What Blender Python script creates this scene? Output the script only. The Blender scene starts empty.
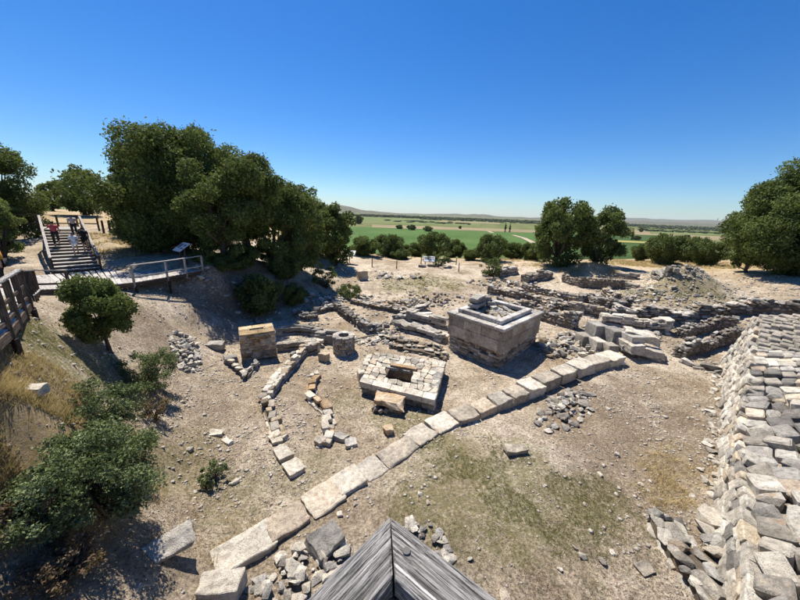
import bpy, bmesh, math, random
import numpy as np
from mathutils import Vector, Matrix, noise as mnoise
RAD = math.radians
random.seed(7); rng = np.random.default_rng(7)
scene = bpy.context.scene
COL = scene.collection

# ------------------------------------------------------------------ camera
F, H, PITCH, ROLL = 305.0, 8.0, RAD(15.9), RAD(2.2)
FW = Vector((0, math.cos(PITCH), -math.sin(PITCH)))
R0 = Vector((1, 0, 0)); U0 = Vector((0, math.sin(PITCH), math.cos(PITCH)))
RR = R0 * math.cos(ROLL) + U0 * math.sin(ROLL)
UU = U0 * math.cos(ROLL) - R0 * math.sin(ROLL)
cam_d = bpy.data.cameras.new('camera'); cam = bpy.data.objects.new('camera', cam_d); COL.objects.link(cam)
cam_d.sensor_width = 36.0; cam_d.lens = 36.0 * F / 800.0
cam_d.clip_start = 0.05; cam_d.clip_end = 60000
M = Matrix((RR, UU, -FW)).transposed().to_4x4(); M.translation = (0, 0, H)
cam.matrix_world = M
scene.camera = cam
scene.render.resolution_x = 1024; scene.render.resolution_y = 768

# ------------------------------------------------------------------ light
SUN_EL = RAD(60); SUN_AZ = (-0.50, 0.866)            # where the sun stands, in plan
world = bpy.data.worlds.new('World'); scene.world = world; world.use_nodes = True
wn = world.node_tree; wn.nodes.clear()
sky = wn.nodes.new('ShaderNodeTexSky'); sky.sky_type = 'NISHITA'; sky.sun_disc = False
sky.sun_elevation = SUN_EL; sky.sun_rotation = math.atan2(SUN_AZ[0], SUN_AZ[1]) % (2 * math.pi)
sky.altitude = 50; sky.air_density = 1.0; sky.dust_density = 0.15; sky.ozone_density = 3.0
bg = wn.nodes.new('ShaderNodeBackground'); bg.inputs[1].default_value = 0.062
wo = wn.nodes.new('ShaderNodeOutputWorld')
hs = wn.nodes.new('ShaderNodeHueSaturation'); hs.inputs['Saturation'].default_value = 1.38
wn.links.new(sky.outputs[0], hs.inputs['Color']); tn = wn.nodes.new('ShaderNodeMix'); tn.data_type = 'RGBA'; tn.blend_type = 'MULTIPLY'; tn.inputs[0].default_value = 1.0; tn.inputs[7].default_value = (.80, .98, 1.22, 1)
wn.links.new(hs.outputs[0], tn.inputs[6]); wn.links.new(tn.outputs[2], bg.inputs[0]); wn.links.new(bg.outputs[0], wo.inputs[0])
sl = bpy.data.lights.new('sun', 'SUN'); sl.energy = 5.0; sl.angle = RAD(0.53); sl.color = (1.0, 0.935, 0.835)
sun = bpy.data.objects.new('sun', sl); COL.objects.link(sun)
sd = Vector((SUN_AZ[0] * math.cos(SUN_EL), SUN_AZ[1] * math.cos(SUN_EL), math.sin(SUN_EL)))
sun.rotation_euler = sd.to_track_quat('Z', 'Y').to_euler()
scene.view_settings.view_transform = 'Standard'; scene.view_settings.look = 'None'
scene.view_settings.exposure = 0.78; scene.view_settings.gamma = 1.0

# ------------------------------------------------------------------ pixel -> place
def ray(x, y): return FW + RR * ((x - 400) / F) + UU * ((300 - y) / F)
def P(x, y, z):
    d = ray(x, y); t = (z - H) / d.z
    return Vector((0, 0, H)) + d * t
def D(x, y, dep): return Vector((0, 0, H)) + ray(x, y) * dep

# ------------------------------------------------------------------ terrain height
def _hash(i, j, s):
    n = (i * 374761393 + j * 668265263 + s * 1274126177) & 0xffffffff
    n = ((n ^ (n >> 13)) * 1274126177) & 0xffffffff
    return ((n ^ (n >> 16)) & 0xffff) / 65535.0
def vnoise(x, y, s=0):
    x = np.asarray(x, float); y = np.asarray(y, float)
    i = np.floor(x).astype(np.int64); j = np.floor(y).astype(np.int64)
    u = x - i; v = y - j; u = u * u * (3 - 2 * u); v = v * v * (3 - 2 * v)
    a = _hash(i, j, s); b = _hash(i + 1, j, s); c = _hash(i, j + 1, s); d = _hash(i + 1, j + 1, s)
    return (a * (1 - u) + b * u) * (1 - v) + (c * (1 - u) + d * u) * v - 0.5

CP = [  # photograph pixel and the height the ground has there
 # sanctuary floor
 (241,372,0),(277,366,0),(343,360,0),(361,406,0),(438,414,0),(450,378,0),(500,374,0),(541,348,.15),(300,420,0),
 (330,450,0),(400,428,0),(470,400,0),(290,390,0),(225,395,.15),(250,460,.15),(300,478,.1),(340,390,0),(420,345,0),
 (395,350,0),(560,345,.35),(545,368,.2),(520,390,.1),(445,340,.1),
 # terrace beside the block row
 (520,440,.45),(600,400,.5),(600,450,.45),(650,540,.4),(540,520,.45),(450,500,.4),(420,470,.35),(660,380,.55),(700,420,.5),
 (690,362,.45),(705,350,.3),(690,335,.5),(600,580,.4),(500,590,.4),(350,540,.42),(300,560,.38),(330,520,.42),(290,540,.36),(640,360,.6),(715,500,.45),(700,590,.5),
 (250,570,.34),(215,592,.45),(600,365,.5),(630,420,.5),(560,480,.45),
 # right back
 (570,330,.8),(600,310,1.1),(640,312,1.3),(560,300,1.0),(530,300,.8),(520,285,1.0),(600,285,1.5),(640,290,1.9),(700,303,2.0),(740,310,1.8),(720,330,.8),
 (760,300,2.5),(790,300,2.8),(770,278,3.5),(800,280,3.6),(740,272,3.3),(683,265,4.5),(700,268,4.2),(735,285,2.6),(655,285,2.3),(665,275,3.0),(720,285,2.9),(640,270,2.4),(592,263,3.2),(606,266,2.8),(575,268,2.4),(592,276,1.9),(560,264,2.1),
 (620,278,2.0),(690,292,2.5),
 # centre back
 (480,266,1.6),(440,262,1.6),(430,275,1.4),(390,262,1.6),(350,262,1.7),(350,272,1.3),(320,268,1.6),(480,280,1.0),(440,295,.8),(395,282,1.1),(395,293,.6),
 (370,290,.6),(330,290,.8),(330,312,.1),(360,310,.4),(350,330,0),(310,330,0),(300,300,.7),(400,305,.5),(440,310,.3),(420,325,.1),(470,290,.9),(510,270,1.5),
 # left slope
 (200,335,.7),(170,365,1.1),(160,430,.95),(200,420,.35),(210,450,.25),(130,335,2.5),(105,352,2.8),
 (130,400,1.6),(130,500,1.4),(200,520,.25),(160,480,.6),
 (230,308,1.1),(200,295,2.3),(150,305,3.0),(262,304,.8),(270,285,1.9),(240,286,2.2),(215,264,4.1),(250,258,3.9),(284,264,2.9),(240,302,1.2),(290,300,.7),(275,270,2.8),(130,292,3.3),(215,278,3.2),(75,305,3.7),
 (100,320,3.2),(170,320,1.9),(190,310,1.9),(215,325,.9),
]
pts = [tuple(P(x, y, z)) for x, y, z in CP]
pts += [tuple(D(*q)) for q in ((0,400,5.6),(0,480,5.2),(0,560,4.8),(0,600,4.6),(20,440,5.7),(50,480,5.7),(50,580,4.9),(60,450,6.3),(60,400,7.4),(90,520,5.9),(110,580,5.2),(25,370,6.8),(60,345,9.5),(30,330,8.2),(95,385,9),(150,590,5.5),(20,345,7.3),(78,274,19.6),(30,240,27),(110,240,26),(120,228,32),(0,228,30),(60,232,27),(150,262,21),(180,270,21),(0,262,20),(20,292,15),(60,296,15))]
pts += [(-50,40,6.2),(-8.2,6.3,5.0),(-10.6,8.4,4.72),(-7.1,4.9,5.1),(-12.2,9.9,4.5),(-36,48,5.6),(-60,20,6.5),(-30,10,5.5),(-20,4,5.3),(-14,0,5.4),(-9,2,4.4),(-7,-2,3.6),(-3,-6,3.2),(0,2.2,.6),(2.5,1.5,.6),(-2.5,1.5,1.2),
        (0,-4,2.5),(5,0,1.2),(5,-6,3),(10,0,2.2),(14,4,2.4),(20,6,2.8),(26,12,3.0),(22,-6,3.4),(40,6,3.6),(45,25,3.8),(50,40,3.2),(36,42,2.6),(20,50,1.5),
        (0,46,1.2),(-14,46,2.4),(-24,40,4.2),(-20,28,3.9),(-26,32,4.7),(13,7,1.2),(-14,30,2.4),(-11,36,2.0),(18,46,1.8),(28,44,2.2),(8,45,1.4)]
pts = np.array(pts)
CX, CY, CZ = pts[:, 0], pts[:, 1], pts[:, 2]
C2 = 0.45 ** 2
def _phi(d2): return -np.sqrt(d2 + C2)
n_ = len(pts)
A_ = np.zeros((n_ + 1, n_ + 1))
A_[:n_, :n_] = _phi((CX[:, None] - CX) ** 2 + (CY[:, None] - CY) ** 2) + np.eye(n_) * 0.15
A_[:n_, n_] = 1; A_[n_, :n_] = 1
W_ = np.linalg.solve(A_, np.append(CZ, 0))
def h_arr(x, y):
    x = np.asarray(x, float); y = np.asarray(y, float)
    z = np.full(x.shape, W_[-1])
    for k in range(n_):
        z = z + W_[k] * _phi((x - CX[k]) ** 2 + (y - CY[k]) ** 2)
    # the hill ends and falls to the plain
    edge = 47 + np.clip((-x - 12) * 1.1, 0, 60) + 2.5 * vnoise(x / 9, y * 0, 5)
    t = np.clip((y - edge) / 75, 0, 1); t = t * t * (3 - 2 * t)
    tx = np.clip((np.abs(x) - 75) / 110, 0, 1); tx = tx * tx * (3 - 2 * tx)
    ty = np.clip((-y - 40) / 110, 0, 1); ty = ty * ty * (3 - 2 * ty)
    t = np.maximum(np.maximum(t, tx), ty)
    z = np.clip(z, -2, 7.5) * (1 - t) + (-29) * t
    z = z + 0.16 * vnoise(x / 1.7, y / 1.7, 1) + 0.08 * vnoise(x / 0.7, y / 0.7, 2) + 0.04 * vnoise(x / .33, y / .33, 3)
    return z
def h(x, y):
    d2 = (x - CX) ** 2 + (y - CY) ** 2
    if -70 < x < 70 and -35 < y < 43:
        z = W_[-1] + float(np.dot(W_[:-1], -np.sqrt(d2 + C2)))
        z = min(max(z, -2), 7.5)
        return z + 0.16 * float(vnoise(x / 1.7, y / 1.7, 1)) + 0.08 * float(vnoise(x / 0.7, y / 0.7, 2)) + 0.04 * float(vnoise(x / .33, y / .33, 3))
    return float(h_arr(np.array([x]), np.array([y]))[0])
def G(px, py, lift=0.0):
    """point of the ground that stands at this pixel of the photograph"""
    d = ray(px, py); t = 1.5; o = Vector((0, 0, H)); prev = t
    while t < 90:
        q = o + d * t
        if q.z - lift < h(q.x, q.y):
            a, b = prev, t
            for _ in range(14):
                m = (a + b) / 2; q = o + d * m
                if q.z - lift < h(q.x, q.y): b = m
                else: a = m
            q = o + d * b
            return Vector((q.x, q.y, h(q.x, q.y)))
        prev = t; t *= 1.02
    q = o + d * 60
    return Vector((q.x, q.y, h(q.x, q.y)))

# ------------------------------------------------------------------ materials
MATS = {}
def new_mat(name, rough=0.9, spec=0.2):
    m = bpy.data.materials.new(name); m.use_nodes = True
    b = m.node_tree.nodes['Principled BSDF']
    b.inputs['Roughness'].default_value = rough
    b.inputs['Specular IOR Level'].default_value = spec
    MATS[name] = m
    return m, m.node_tree, b
def N(nt, t, **kw):
    n = nt.nodes.new(t)
    for k, v in kw.items(): setattr(n, k, v)
    return n
def noise(nt, vec, scale, detail=5, rough=0.6):
    n = N(nt, 'ShaderNodeTexNoise'); n.inputs['Scale'].default_value = scale
    n.inputs['Detail'].default_value = detail; n.inputs['Roughness'].default_value = rough
    if vec: nt.links.new(vec, n.inputs['Vector'])
    return n.outputs['Fac']
def ramp(nt, fac, stops):
    r = N(nt, 'ShaderNodeValToRGB'); e = r.color_ramp.elements
    while len(e) < len(stops): e.new(0.5)
    for s, (p, c) in zip(e, stops):
        s.position = p; s.color = (*c, 1) if len(c) == 3 else c
    nt.links.new(fac, r.inputs[0]); return r.outputs[0]
def mix(nt, a, b, fac, mode='MIX'):
    m = N(nt, 'ShaderNodeMix', data_type='RGBA', blend_type=mode)
    if isinstance(fac, (int, float)): m.inputs[0].default_value = fac
    else: nt.links.new(fac, m.inputs[0])
    for i, c in ((6, a), (7, b)):
        if isinstance(c, tuple): m.inputs[i].default_value = (*c, 1)
        else: nt.links.new(c, m.inputs[i])
    return m.outputs[2]
def bump(nt, b, hgt, strength, dist):
    n = N(nt, 'ShaderNodeBump'); n.inputs['Strength'].default_value = strength; n.inputs['Distance'].default_value = dist
    nt.links.new(hgt, n.inputs['Height']); nt.links.new(n.outputs[0], b.inputs['Normal'])
def G1(v): return (v, v, v)

def stone_mat(name, c1, c2, c3, rnd=0.35, stain=None, scale=1.0, bstr=0.9):
    m, nt, b = new_mat(name, 0.93, 0.12)
    geo = N(nt, 'ShaderNodeNewGeometry'); v = geo.outputs['Position']
    big = noise(nt, v, 1.1 * scale, 6); mid = noise(nt, v, 7 * scale, 8, .7); fine = noise(nt, v, 38 * scale, 6, .75)
    col = ramp(nt, big, [(.32, c1), (.5, c2), (.68, c3)])
    col = mix(nt, col, ramp(nt, mid, [(.35, G1(.25)), (.5, G1(.5)), (.7, G1(.68))]), .75, 'OVERLAY')
    col = mix(nt, col, ramp(nt, fine, [(.3, G1(.2)), (.55, G1(.55)), (.75, G1(.8))]), .55, 'OVERLAY')
    oi = N(nt, 'ShaderNodeObjectInfo')
    col = mix(nt, col, ramp(nt, oi.outputs['Random'], [(0, G1(.5 - rnd * .55)), (.5, G1(.5)), (1, G1(.5 + rnd * .5))]), 1.0, 'OVERLAY')
    # lichen and iron stains
    st = noise(nt, v, 2.3 * scale, 5, .65)
    col = mix(nt, col, stain or (.42, .25, .12), ramp(nt, st, [(.62, G1(0)), (.72, G1(.5))]))
    li = noise(nt, v, 11 * scale, 4, .7)
    col = mix(nt, col, (.09, .085, .075), ramp(nt, li, [(.6, G1(0)), (.72, G1(.55))]))
    nt.links.new(col, b.inputs['Base Color'])
    pv_ = N(nt, 'ShaderNodeTexVoronoi'); pv_.inputs['Scale'].default_value = 26 * scale; nt.links.new(v, pv_.inputs['Vector'])
    pit = ramp(nt, pv_.outputs['Distance'], [(.10, G1(0)), (.26, G1(1))])
    psel = ramp(nt, noise(nt, v, 4.5 * scale, 3), [(.46, G1(0)), (.58, G1(.7))])
    pmx = mix(nt, G1(1.0), pit, psel)
    col = mix(nt, col, mix(nt, G1(.45), G1(1.0), pmx), 1.0, 'MULTIPLY'); nt.links.new(col, b.inputs['Base Color'])
    hh0 = N(nt, 'ShaderNodeMath', operation='ADD'); nt.links.new(mid, hh0.inputs[0]); nt.links.new(fine, hh0.inputs[1])
    hh = N(nt, 'ShaderNodeMath', operation='ADD'); nt.links.new(hh0.outputs[0], hh.inputs[0]); nt.links.new(pmx, hh.inputs[1])
    bump(nt, b, hh.outputs[0], bstr, 0.05)
    return m
stone_mat('limestone', (.36, .32, .26), (.47, .43, .36), (.60, .56, .48))
stone_mat('pale_limestone', (.42, .37, .29), (.55, .50, .41), (.66, .61, .52), .3)
stone_mat('warm_limestone', (.42, .34, .24), (.55, .47, .36), (.64, .57, .46), .3, (.5, .3, .14))
stone_mat('chip_stone', (.46, .41, .33), (.56, .51, .43), (.66, .62, .54), .1)
stone_mat('grey_stone', (.24, .22, .20), (.33, .31, .275), (.45, .42, .37), .4)
stone_mat('brown_stone', (.27, .21, .145), (.37, .30, .215), (.47, .40, .31), .45)
stone_mat('dark_stone', (.19, .165, .14), (.27, .24, .20), (.38, .345, .29), .45)
stone_mat('marble', (.33, .305, .27), (.49, .46, .415), (.62, .59, .54), .25, (.36, .28, .19))
stone_mat('weathered_marble', (.25, .20, .15), (.37, .315, .25), (.48, .42, .35), .3, (.22, .15, .09), .8, .8)
stone_mat('orange_stone', (.34, .22, .12), (.46, .33, .20), (.58, .48, .36), .3, (.5, .24, .08))
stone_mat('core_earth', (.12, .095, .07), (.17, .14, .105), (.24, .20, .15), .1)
stone_mat('rubble_earth', (.24, .20, .155), (.31, .265, .21), (.40, .35, .28), .1)
stone_mat('tile_top', (.38, .27, .14), (.50, .38, .22), (.60, .50, .34), .4, (.48, .26, .09))

def soil_mat():
    m, nt, b = new_mat('soil', 0.97, 0.08)
    geo = N(nt, 'ShaderNodeNewGeometry'); v = geo.outputs['Position']
    big = noise(nt, v, .35, 5, .6); mid = noise(nt, v, 2.2, 7, .7); fine = noise(nt, v, 13, 8, .8)
    col = ramp(nt, big, [(.34, (.30, .23, .155)), (.5, (.43, .35, .255)), (.62, (.55, .47, .365))])
    col = mix(nt, col, ramp(nt, mid, [(.32, G1(.28)), (.5, G1(.5)), (.7, G1(.68))]), .8, 'OVERLAY')
    col = mix(nt, col, ramp(nt, fine, [(.38, G1(.10)), (.5, G1(.48)), (.62, G1(.9))]), .8, 'OVERLAY')
    vo = N(nt, 'ShaderNodeTexVoronoi'); vo.inputs['Scale'].default_value = 21; nt.links.new(v, vo.inputs['Vector'])
    peb = ramp(nt, vo.outputs['Distance'], [(.14, G1(1)), (.24, G1(0))])
    sel = ramp(nt, noise(nt, v, 5, 3), [(.5, G1(0)), (.58, G1(.75))])
    pm = N(nt, 'ShaderNodeMath', operation='MULTIPLY'); nt.links.new(peb, pm.inputs[0]); nt.links.new(sel, pm.inputs[1])
    pc = ramp(nt, vo.outputs['Color'], [(.2, (.30, .27, .23)), (.5, (.5, .46, .40)), (.9, (.64, .60, .53))])
    col = mix(nt, col, pc, pm.outputs[0])
    # patches that plants have taken: dry grass and green grass, painted per vertex
    at = N(nt, 'ShaderNodeAttribute', attribute_name='cover')
    sp = N(nt, 'ShaderNodeSeparateColor'); nt.links.new(at.outputs['Color'], sp.inputs[0])
    gn = noise(nt, v, 6, 8, .8)
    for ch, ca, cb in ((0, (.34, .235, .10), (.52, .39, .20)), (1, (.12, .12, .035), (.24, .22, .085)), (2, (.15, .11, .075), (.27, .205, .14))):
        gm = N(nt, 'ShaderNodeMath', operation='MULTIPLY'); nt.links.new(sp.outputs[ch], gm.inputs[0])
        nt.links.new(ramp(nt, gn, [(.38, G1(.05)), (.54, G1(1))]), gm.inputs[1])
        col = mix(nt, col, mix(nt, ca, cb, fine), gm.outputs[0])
    nt.links.new(col, b.inputs['Base Color'])
    ad = N(nt, 'ShaderNodeMath', operation='ADD'); nt.links.new(mid, ad.inputs[0]); nt.links.new(fine, ad.inputs[1])
    ad2 = N(nt, 'ShaderNodeMath', operation='MULTIPLY_ADD'); nt.links.new(pm.outputs[0], ad2.inputs[0]); ad2.inputs[1].default_value = .5
    nt.links.new(ad.outputs[0], ad2.inputs[2])
    bump(nt, b, ad2.outputs[0], 1.0, 0.11)
soil_mat()

def leaf_mat(name, dark, light, tr=0.25):
    m, nt, b = new_mat(name, 0.75, 0.12)
    geo = N(nt, 'ShaderNodeNewGeometry')
    at = N(nt, 'ShaderNodeAttribute', attribute_name='tint')
    col = mix(nt, dark, light, at.outputs['Fac'])
    nt.links.new(col, b.inputs['Base Color'])
    t = N(nt, 'ShaderNodeBsdfTranslucent'); tc = mix(nt, col, (.35, .42, .08), .35); nt.links.new(tc, t.inputs[0])
    ms = N(nt, 'ShaderNodeMixShader'); ms.inputs[0].default_value = tr
    nt.links.new(b.outputs[0], ms.inputs[1]); nt.links.new(t.outputs[0], ms.inputs[2])
    nt.links.new(ms.outputs[0], nt.nodes['Material Output'].inputs[0])
leaf_mat('oak_leaf', (.042, .062, .016), (.145, .185, .058), .22)
leaf_mat('oak_leaf_light', (.06, .088, .024), (.18, .22, .07), .24)
leaf_mat('shrub_leaf', (.06, .085, .03), (.22, .26, .13), .2)
leaf_mat('dead_leaf', (.12, .075, .045), (.20, .15, .10), .2)
leaf_mat('litter_brown', (.09, .06, .035), (.20, .14, .085), .05)
leaf_mat('straw_bits', (.34, .28, .19), (.50, .43, .31), .1)
leaf_mat('bush_leaf', (.055, .078, .022), (.15, .19, .065), .2)
leaf_mat('straw', (.36, .26, .12), (.56, .44, .24), .25)
leaf_mat('grass_green', (.11, .115, .035), (.26, .25, .11), .25)
def bark_mat():
    m, nt, b = new_mat('bark', .95, .1)
    v = N(nt, 'ShaderNodeNewGeometry').outputs['Position']
    mp = N(nt, 'ShaderNodeMapping'); mp.inputs['Scale'].default_value = (1, 1, .25); nt.links.new(v, mp.inputs[0])
    n = noise(nt, mp.outputs[0], 18, 6, .7)
    nt.links.new(ramp(nt, n, [(.3, (.035, .028, .022)), (.7, (.13, .11, .09))]), b.inputs['Base Color'])
    bump(nt, b, n, .8, .03)
bark_mat()
def wood_mat(name, c1, c2, c3, grain=1.0, f1=(1.6, 26), f2=(5, 130)):
    """weathered boards: grain runs along the board's own X axis"""
    m, nt, b = new_mat(name, .8, .2)
    tc = N(nt, 'ShaderNodeTexCoord')
    oi = N(nt, 'ShaderNodeObjectInfo')
    mp = N(nt, 'ShaderNodeMapping'); mp.inputs['Scale'].default_value = (f1[0] * grain, f1[1] * grain, f1[1] * grain)
    ad = N(nt, 'ShaderNodeVectorMath', operation='ADD'); nt.links.new(tc.outputs['Object'], ad.inputs[0])
    ml = N(nt, 'ShaderNodeMath', operation='MULTIPLY'); ml.inputs[1].default_value = 37.0; nt.links.new(oi.outputs['Random'], ml.inputs[0])
    nt.links.new(ml.outputs[0], ad.inputs[1]); nt.links.new(ad.outputs[0], mp.inputs[0])
    n1 = noise(nt, mp.outputs[0], 1.0, 8, .72)
    mp2 = N(nt, 'ShaderNodeMapping'); mp2.inputs['Scale'].default_value = (f2[0] * grain, f2[1] * grain, f2[1] * grain)
    nt.links.new(ad.outputs[0], mp2.inputs[0]); n2 = noise(nt, mp2.outputs[0], 1.0, 5, .7)
    col = ramp(nt, n1, [(.34, c1), (.5, c2), (.66, c3)])
    col = mix(nt, col, ramp(nt, n2, [(.40, G1(.04)), (.49, G1(.5)), (.62, G1(.8))]), .9, 'OVERLAY')
    col = mix(nt, col, ramp(nt, oi.outputs['Random'], [(0, G1(.4)), (1, G1(.6))]), 1.0, 'OVERLAY')
    nt.links.new(col, b.inputs['Base Color'])
    a2 = N(nt, 'ShaderNodeMath', operation='ADD'); nt.links.new(n1, a2.inputs[0]); nt.links.new(n2, a2.inputs[1])
    bump(nt, b, a2.outputs[0], .9, .006)
wood_mat('grey_wood', (.055, .05, .045), (.20, .188, .175), (.36, .345, .325))
wood_mat('rail_wood', (.05, .046, .042), (.23, .22, .205), (.44, .425, .405), 1.0, (3.0, 105), (9, 330))
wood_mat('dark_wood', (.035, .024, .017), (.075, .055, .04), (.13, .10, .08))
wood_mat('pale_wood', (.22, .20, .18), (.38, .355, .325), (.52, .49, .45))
def plain(name, c, rough=.8, spec=.25):
    m, nt, b = new_mat(name, rough, spec)
    v = N(nt, 'ShaderNodeNewGeometry').outputs['Position']
    n = noise(nt, v, 9, 5)
    nt.links.new(mix(nt, c, ramp(nt, n, [(.3, G1(.35)), (.7, G1(.65))]), .6, 'OVERLAY'), b.inputs['Base Color'])
for nm, c in (('skin', (.42, .25, .17)), ('red_cloth', (.42, .07, .075)), ('dark_cloth', (.022, .022, .028)), ('white_cloth', (.66, .66, .68)), ('black_cloth', (.012, .012, .014)),
              ('orange_cloth', (.62, .30, .03)), ('blue_cloth', (.05, .06, .12)), ('hair', (.02, .014, .01)), ('sign_white', (.7, .7, .7)), ('sign_print', (.2, .22, .24)), ('iron', (.10, .095, .09)), ('beige_cloth', (.5, .42, .36))):
    plain(nm, c)
def field_mat(name, c1, c2, stripe=0.0, ang=0.0, rows=.05):
    m, nt, b = new_mat(name, .95, .05)
    v = N(nt, 'ShaderNodeNewGeometry').outputs['Position']
    n = noise(nt, v, .012, 6, .6); n3 = noise(nt, v, .15, 5, .7)
    col = mix(nt, c1, c2, ramp(nt, n, [(.35, G1(0)), (.65, G1(1))]))
    col = mix(nt, col, ramp(nt, n3, [(.3, G1(.36)), (.7, G1(.64))]), .6, 'OVERLAY')
    if stripe:
        mp = N(nt, 'ShaderNodeMapping'); mp.inputs['Rotation'].default_value = (0, 0, ang); nt.links.new(v, mp.inputs[0])
        w = N(nt, 'ShaderNodeTexWave'); w.inputs['Scale'].default_value = rows; w.inputs['Distortion'].default_value = 1.0; nt.links.new(mp.outputs[0], w.inputs[0])
        col = mix(nt, col, ramp(nt, w.outputs['Fac'], [(0, G1(.36)), (1, G1(.6))]), stripe, 'OVERLAY')
    nt.links.new(col, b.inputs['Base Color'])
field_mat('plain_land', (.09, .12, .035), (.16, .155, .07), .3, .3, .004)
field_mat('crop_green', (.055, .105, .026), (.085, .14, .042), .5, .5, .05)
field_mat('crop_dark', (.035, .065, .018), (.055, .09, .028), .5, -.4, .06)
field_mat('crop_light', (.11, .14, .05), (.15, .17, .07), .4, .2, .03)
field_mat('crop_yellow', (.24, .22, .07), (.32, .28, .10))
field_mat('stubble', (.20, .165, .095), (.26, .21, .125), .3, .9, .03)
field_mat('track_earth', (.33, .28, .20), (.38, .32, .24))
field_mat('hill_land', (.055, .065, .035), (.15, .135, .085))
field_mat('far_trees', (.03, .04, .018), (.05, .06, .028))

# ------------------------------------------------------------------ object helpers
def link(name, data, parent=None, loc=(0, 0, 0)):
    o = bpy.data.objects.new(name, data); COL.objects.link(o)
    if parent is not None: o.parent = parent
    o.location = loc
    return o
def thing(name, label, cat, loc, group=None):
    o = bpy.data.objects.new(name, None); COL.objects.link(o); o.location = loc
    o.empty_display_size = .2
    o['label'] = label; o['category'] = cat
    if group: o['group'] = group
    return o
def tag(o, label, cat, group=None, kind=None):
    o['label'] = label; o['category'] = cat
    if group: o['group'] = group
    if kind: o['kind'] = kind
    return o
def wl(p): return p.matrix_basis.translation.copy()
def mesh_from(name, verts, faces, mat=None, smooth=False):
    me = bpy.data.meshes.new(name); me.from_pydata([tuple(v) for v in verts], [], faces); me.update()
    if mat: me.materials.append(MATS[mat])
    if smooth: me.polygons.foreach_set('use_smooth', [True] * len(me.polygons))
    return me
def bm_to_mesh(bm, name, mat=None, smooth=False):
    me = bpy.data.meshes.new(name); bm.to_mesh(me); bm.free()
    if mat: me.materials.append(MATS[mat])
    if smooth: me.polygons.foreach_set('use_smooth', [True] * len(me.polygons))
    return me

# stone shapes, shared by the pieces
def hull_mesh(n, seed, squash=(1, 1, 1), power=.75):
    r = random.Random(seed); bm = bmesh.new()
    for _ in range(n):
        v = Vector((r.gauss(0, 1), r.gauss(0, 1), r.gauss(0, 1))).normalized()
        m = max(abs(v.x), abs(v.y), abs(v.z)); v = v * (1 / m) ** power * .5      # toward a box
        bm.verts.new((v.x * squash[0], v.y * squash[1], v.z * squash[2]))
    res = bmesh.ops.convex_hull(bm, input=bm.verts)
    for v in [v for v in bm.verts if not v.link_faces]: bm.verts.remove(v)
    return bm
def block_bm(seed, jit=.07, bev=.08):
    r = random.Random(seed); bm = bmesh.new(); bmesh.ops.create_cube(bm, size=1.0)
    for v in bm.verts: v.co += Vector((r.uniform(-jit, jit), r.uniform(-jit, jit), r.uniform(-jit, jit)))
    bmesh.ops.bevel(bm, geom=bm.edges[:], offset=bev, segments=1, affect='EDGES', profile=.5, clamp_overlap=True)
    for v in bm.verts: v.co += Vector((r.uniform(-1, 1), r.uniform(-1, 1), r.uniform(-1, 1))) * jit * .3
    bmesh.ops.triangulate(bm, faces=bm.faces)
    return bm
def rough_bm(seed, dims, amp=.035, cut=4, ragged=.06):
    """a large worn block: real size, uneven faces, chipped edges"""
    r = random.Random(seed); bm = bmesh.new(); bmesh.ops.create_cube(bm, size=1.0)
    for v in bm.verts: v.co += Vector((r.uniform(-1, 1), r.uniform(-1, 1), r.uniform(-.6, .6))) * ragged
    bmesh.ops.bevel(bm, geom=bm.edges[:], offset=.035, segments=1, affect='EDGES')
    bmesh.ops.subdivide_edges(bm, edges=bm.edges[:], cuts=cut, use_grid_fill=True)
    off = Vector((r.uniform(0, 90), r.uniform(0, 90), r.uniform(0, 90)))
    for v in bm.verts:
        c = Vector((v.co.x * dims[0], v.co.y * dims[1], v.co.z * dims[2]))
        d = mnoise.noise_vector(c * 2.2 + off) * amp * 1.5 + mnoise.noise_vector(c * 6 + off) * amp * .8
        ln = max(abs(v.co.x), abs(v.co.y), abs(v.co.z))
        v.co = c + d
    return bm
STONE_N = 10
SHAPES = {}
MAKERS = {'rubble': lambda k: hull_mesh(15, 100 + k, (1, 1, 1), .55), 'block': lambda k: block_bm(200 + k, .085, .09),
          'ashlar': lambda k: block_bm(300 + k, .03, .035), 'boulder': lambda k: hull_mesh(21, 500 + k, (1, 1, 1), .35), 'slab': lambda k: hull_mesh(18, 400 + k, (1, 1, 1), .9)}
def shape(kind, k, mat):
    key = (kind, k, mat)
    if key not in SHAPES: SHAPES[key] = bm_to_mesh(MAKERS[kind](k), kind + '_' + mat, mat, kind == 'boulder')
    return SHAPES[key]
def stone(parent, pos, dims, rz=0, kind='block', mat='limestone', tilt=.06, name='stone'):
    o = link(name, shape(kind, random.randrange(STONE_N), mat), parent, Vector(pos) - wl(parent))
    o.scale = dims
    o.rotation_euler = (random.uniform(-tilt, tilt), random.uniform(-tilt, tilt), rz + random.choice((0, math.pi)))
    return o
def pick(mats): return random.choice(mats)
def resample(path, step):
    out = []; 
    for a, b in zip(path[:-1], path[1:]):
        n = max(1, int((b - a).length / step))
        out += [a.lerp(b, i / n) for i in range(n)]
    return out + [path[-1]]
class Poly:
    def __init__(s, pts):
        s.p = [Vector((q[0], q[1])) for q in pts]; s.l = [0]
        for a, b in zip(s.p[:-1], s.p[1:]): s.l.append(s.l[-1] + (b - a).length)
        s.L = s.l[-1]
    def at(s, t):
        t = min(max(t, 0), s.L)
        for i in range(len(s.p) - 1):
            if t <= s.l[i + 1] or i == len(s.p) - 2:
                d = (s.p[i + 1] - s.p[i]); ln = max(d.length, 1e-6)
                q = s.p[i] + d * ((t - s.l[i]) / ln); d = d / ln
                return q, d, Vector((-d.y, d.x))
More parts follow.
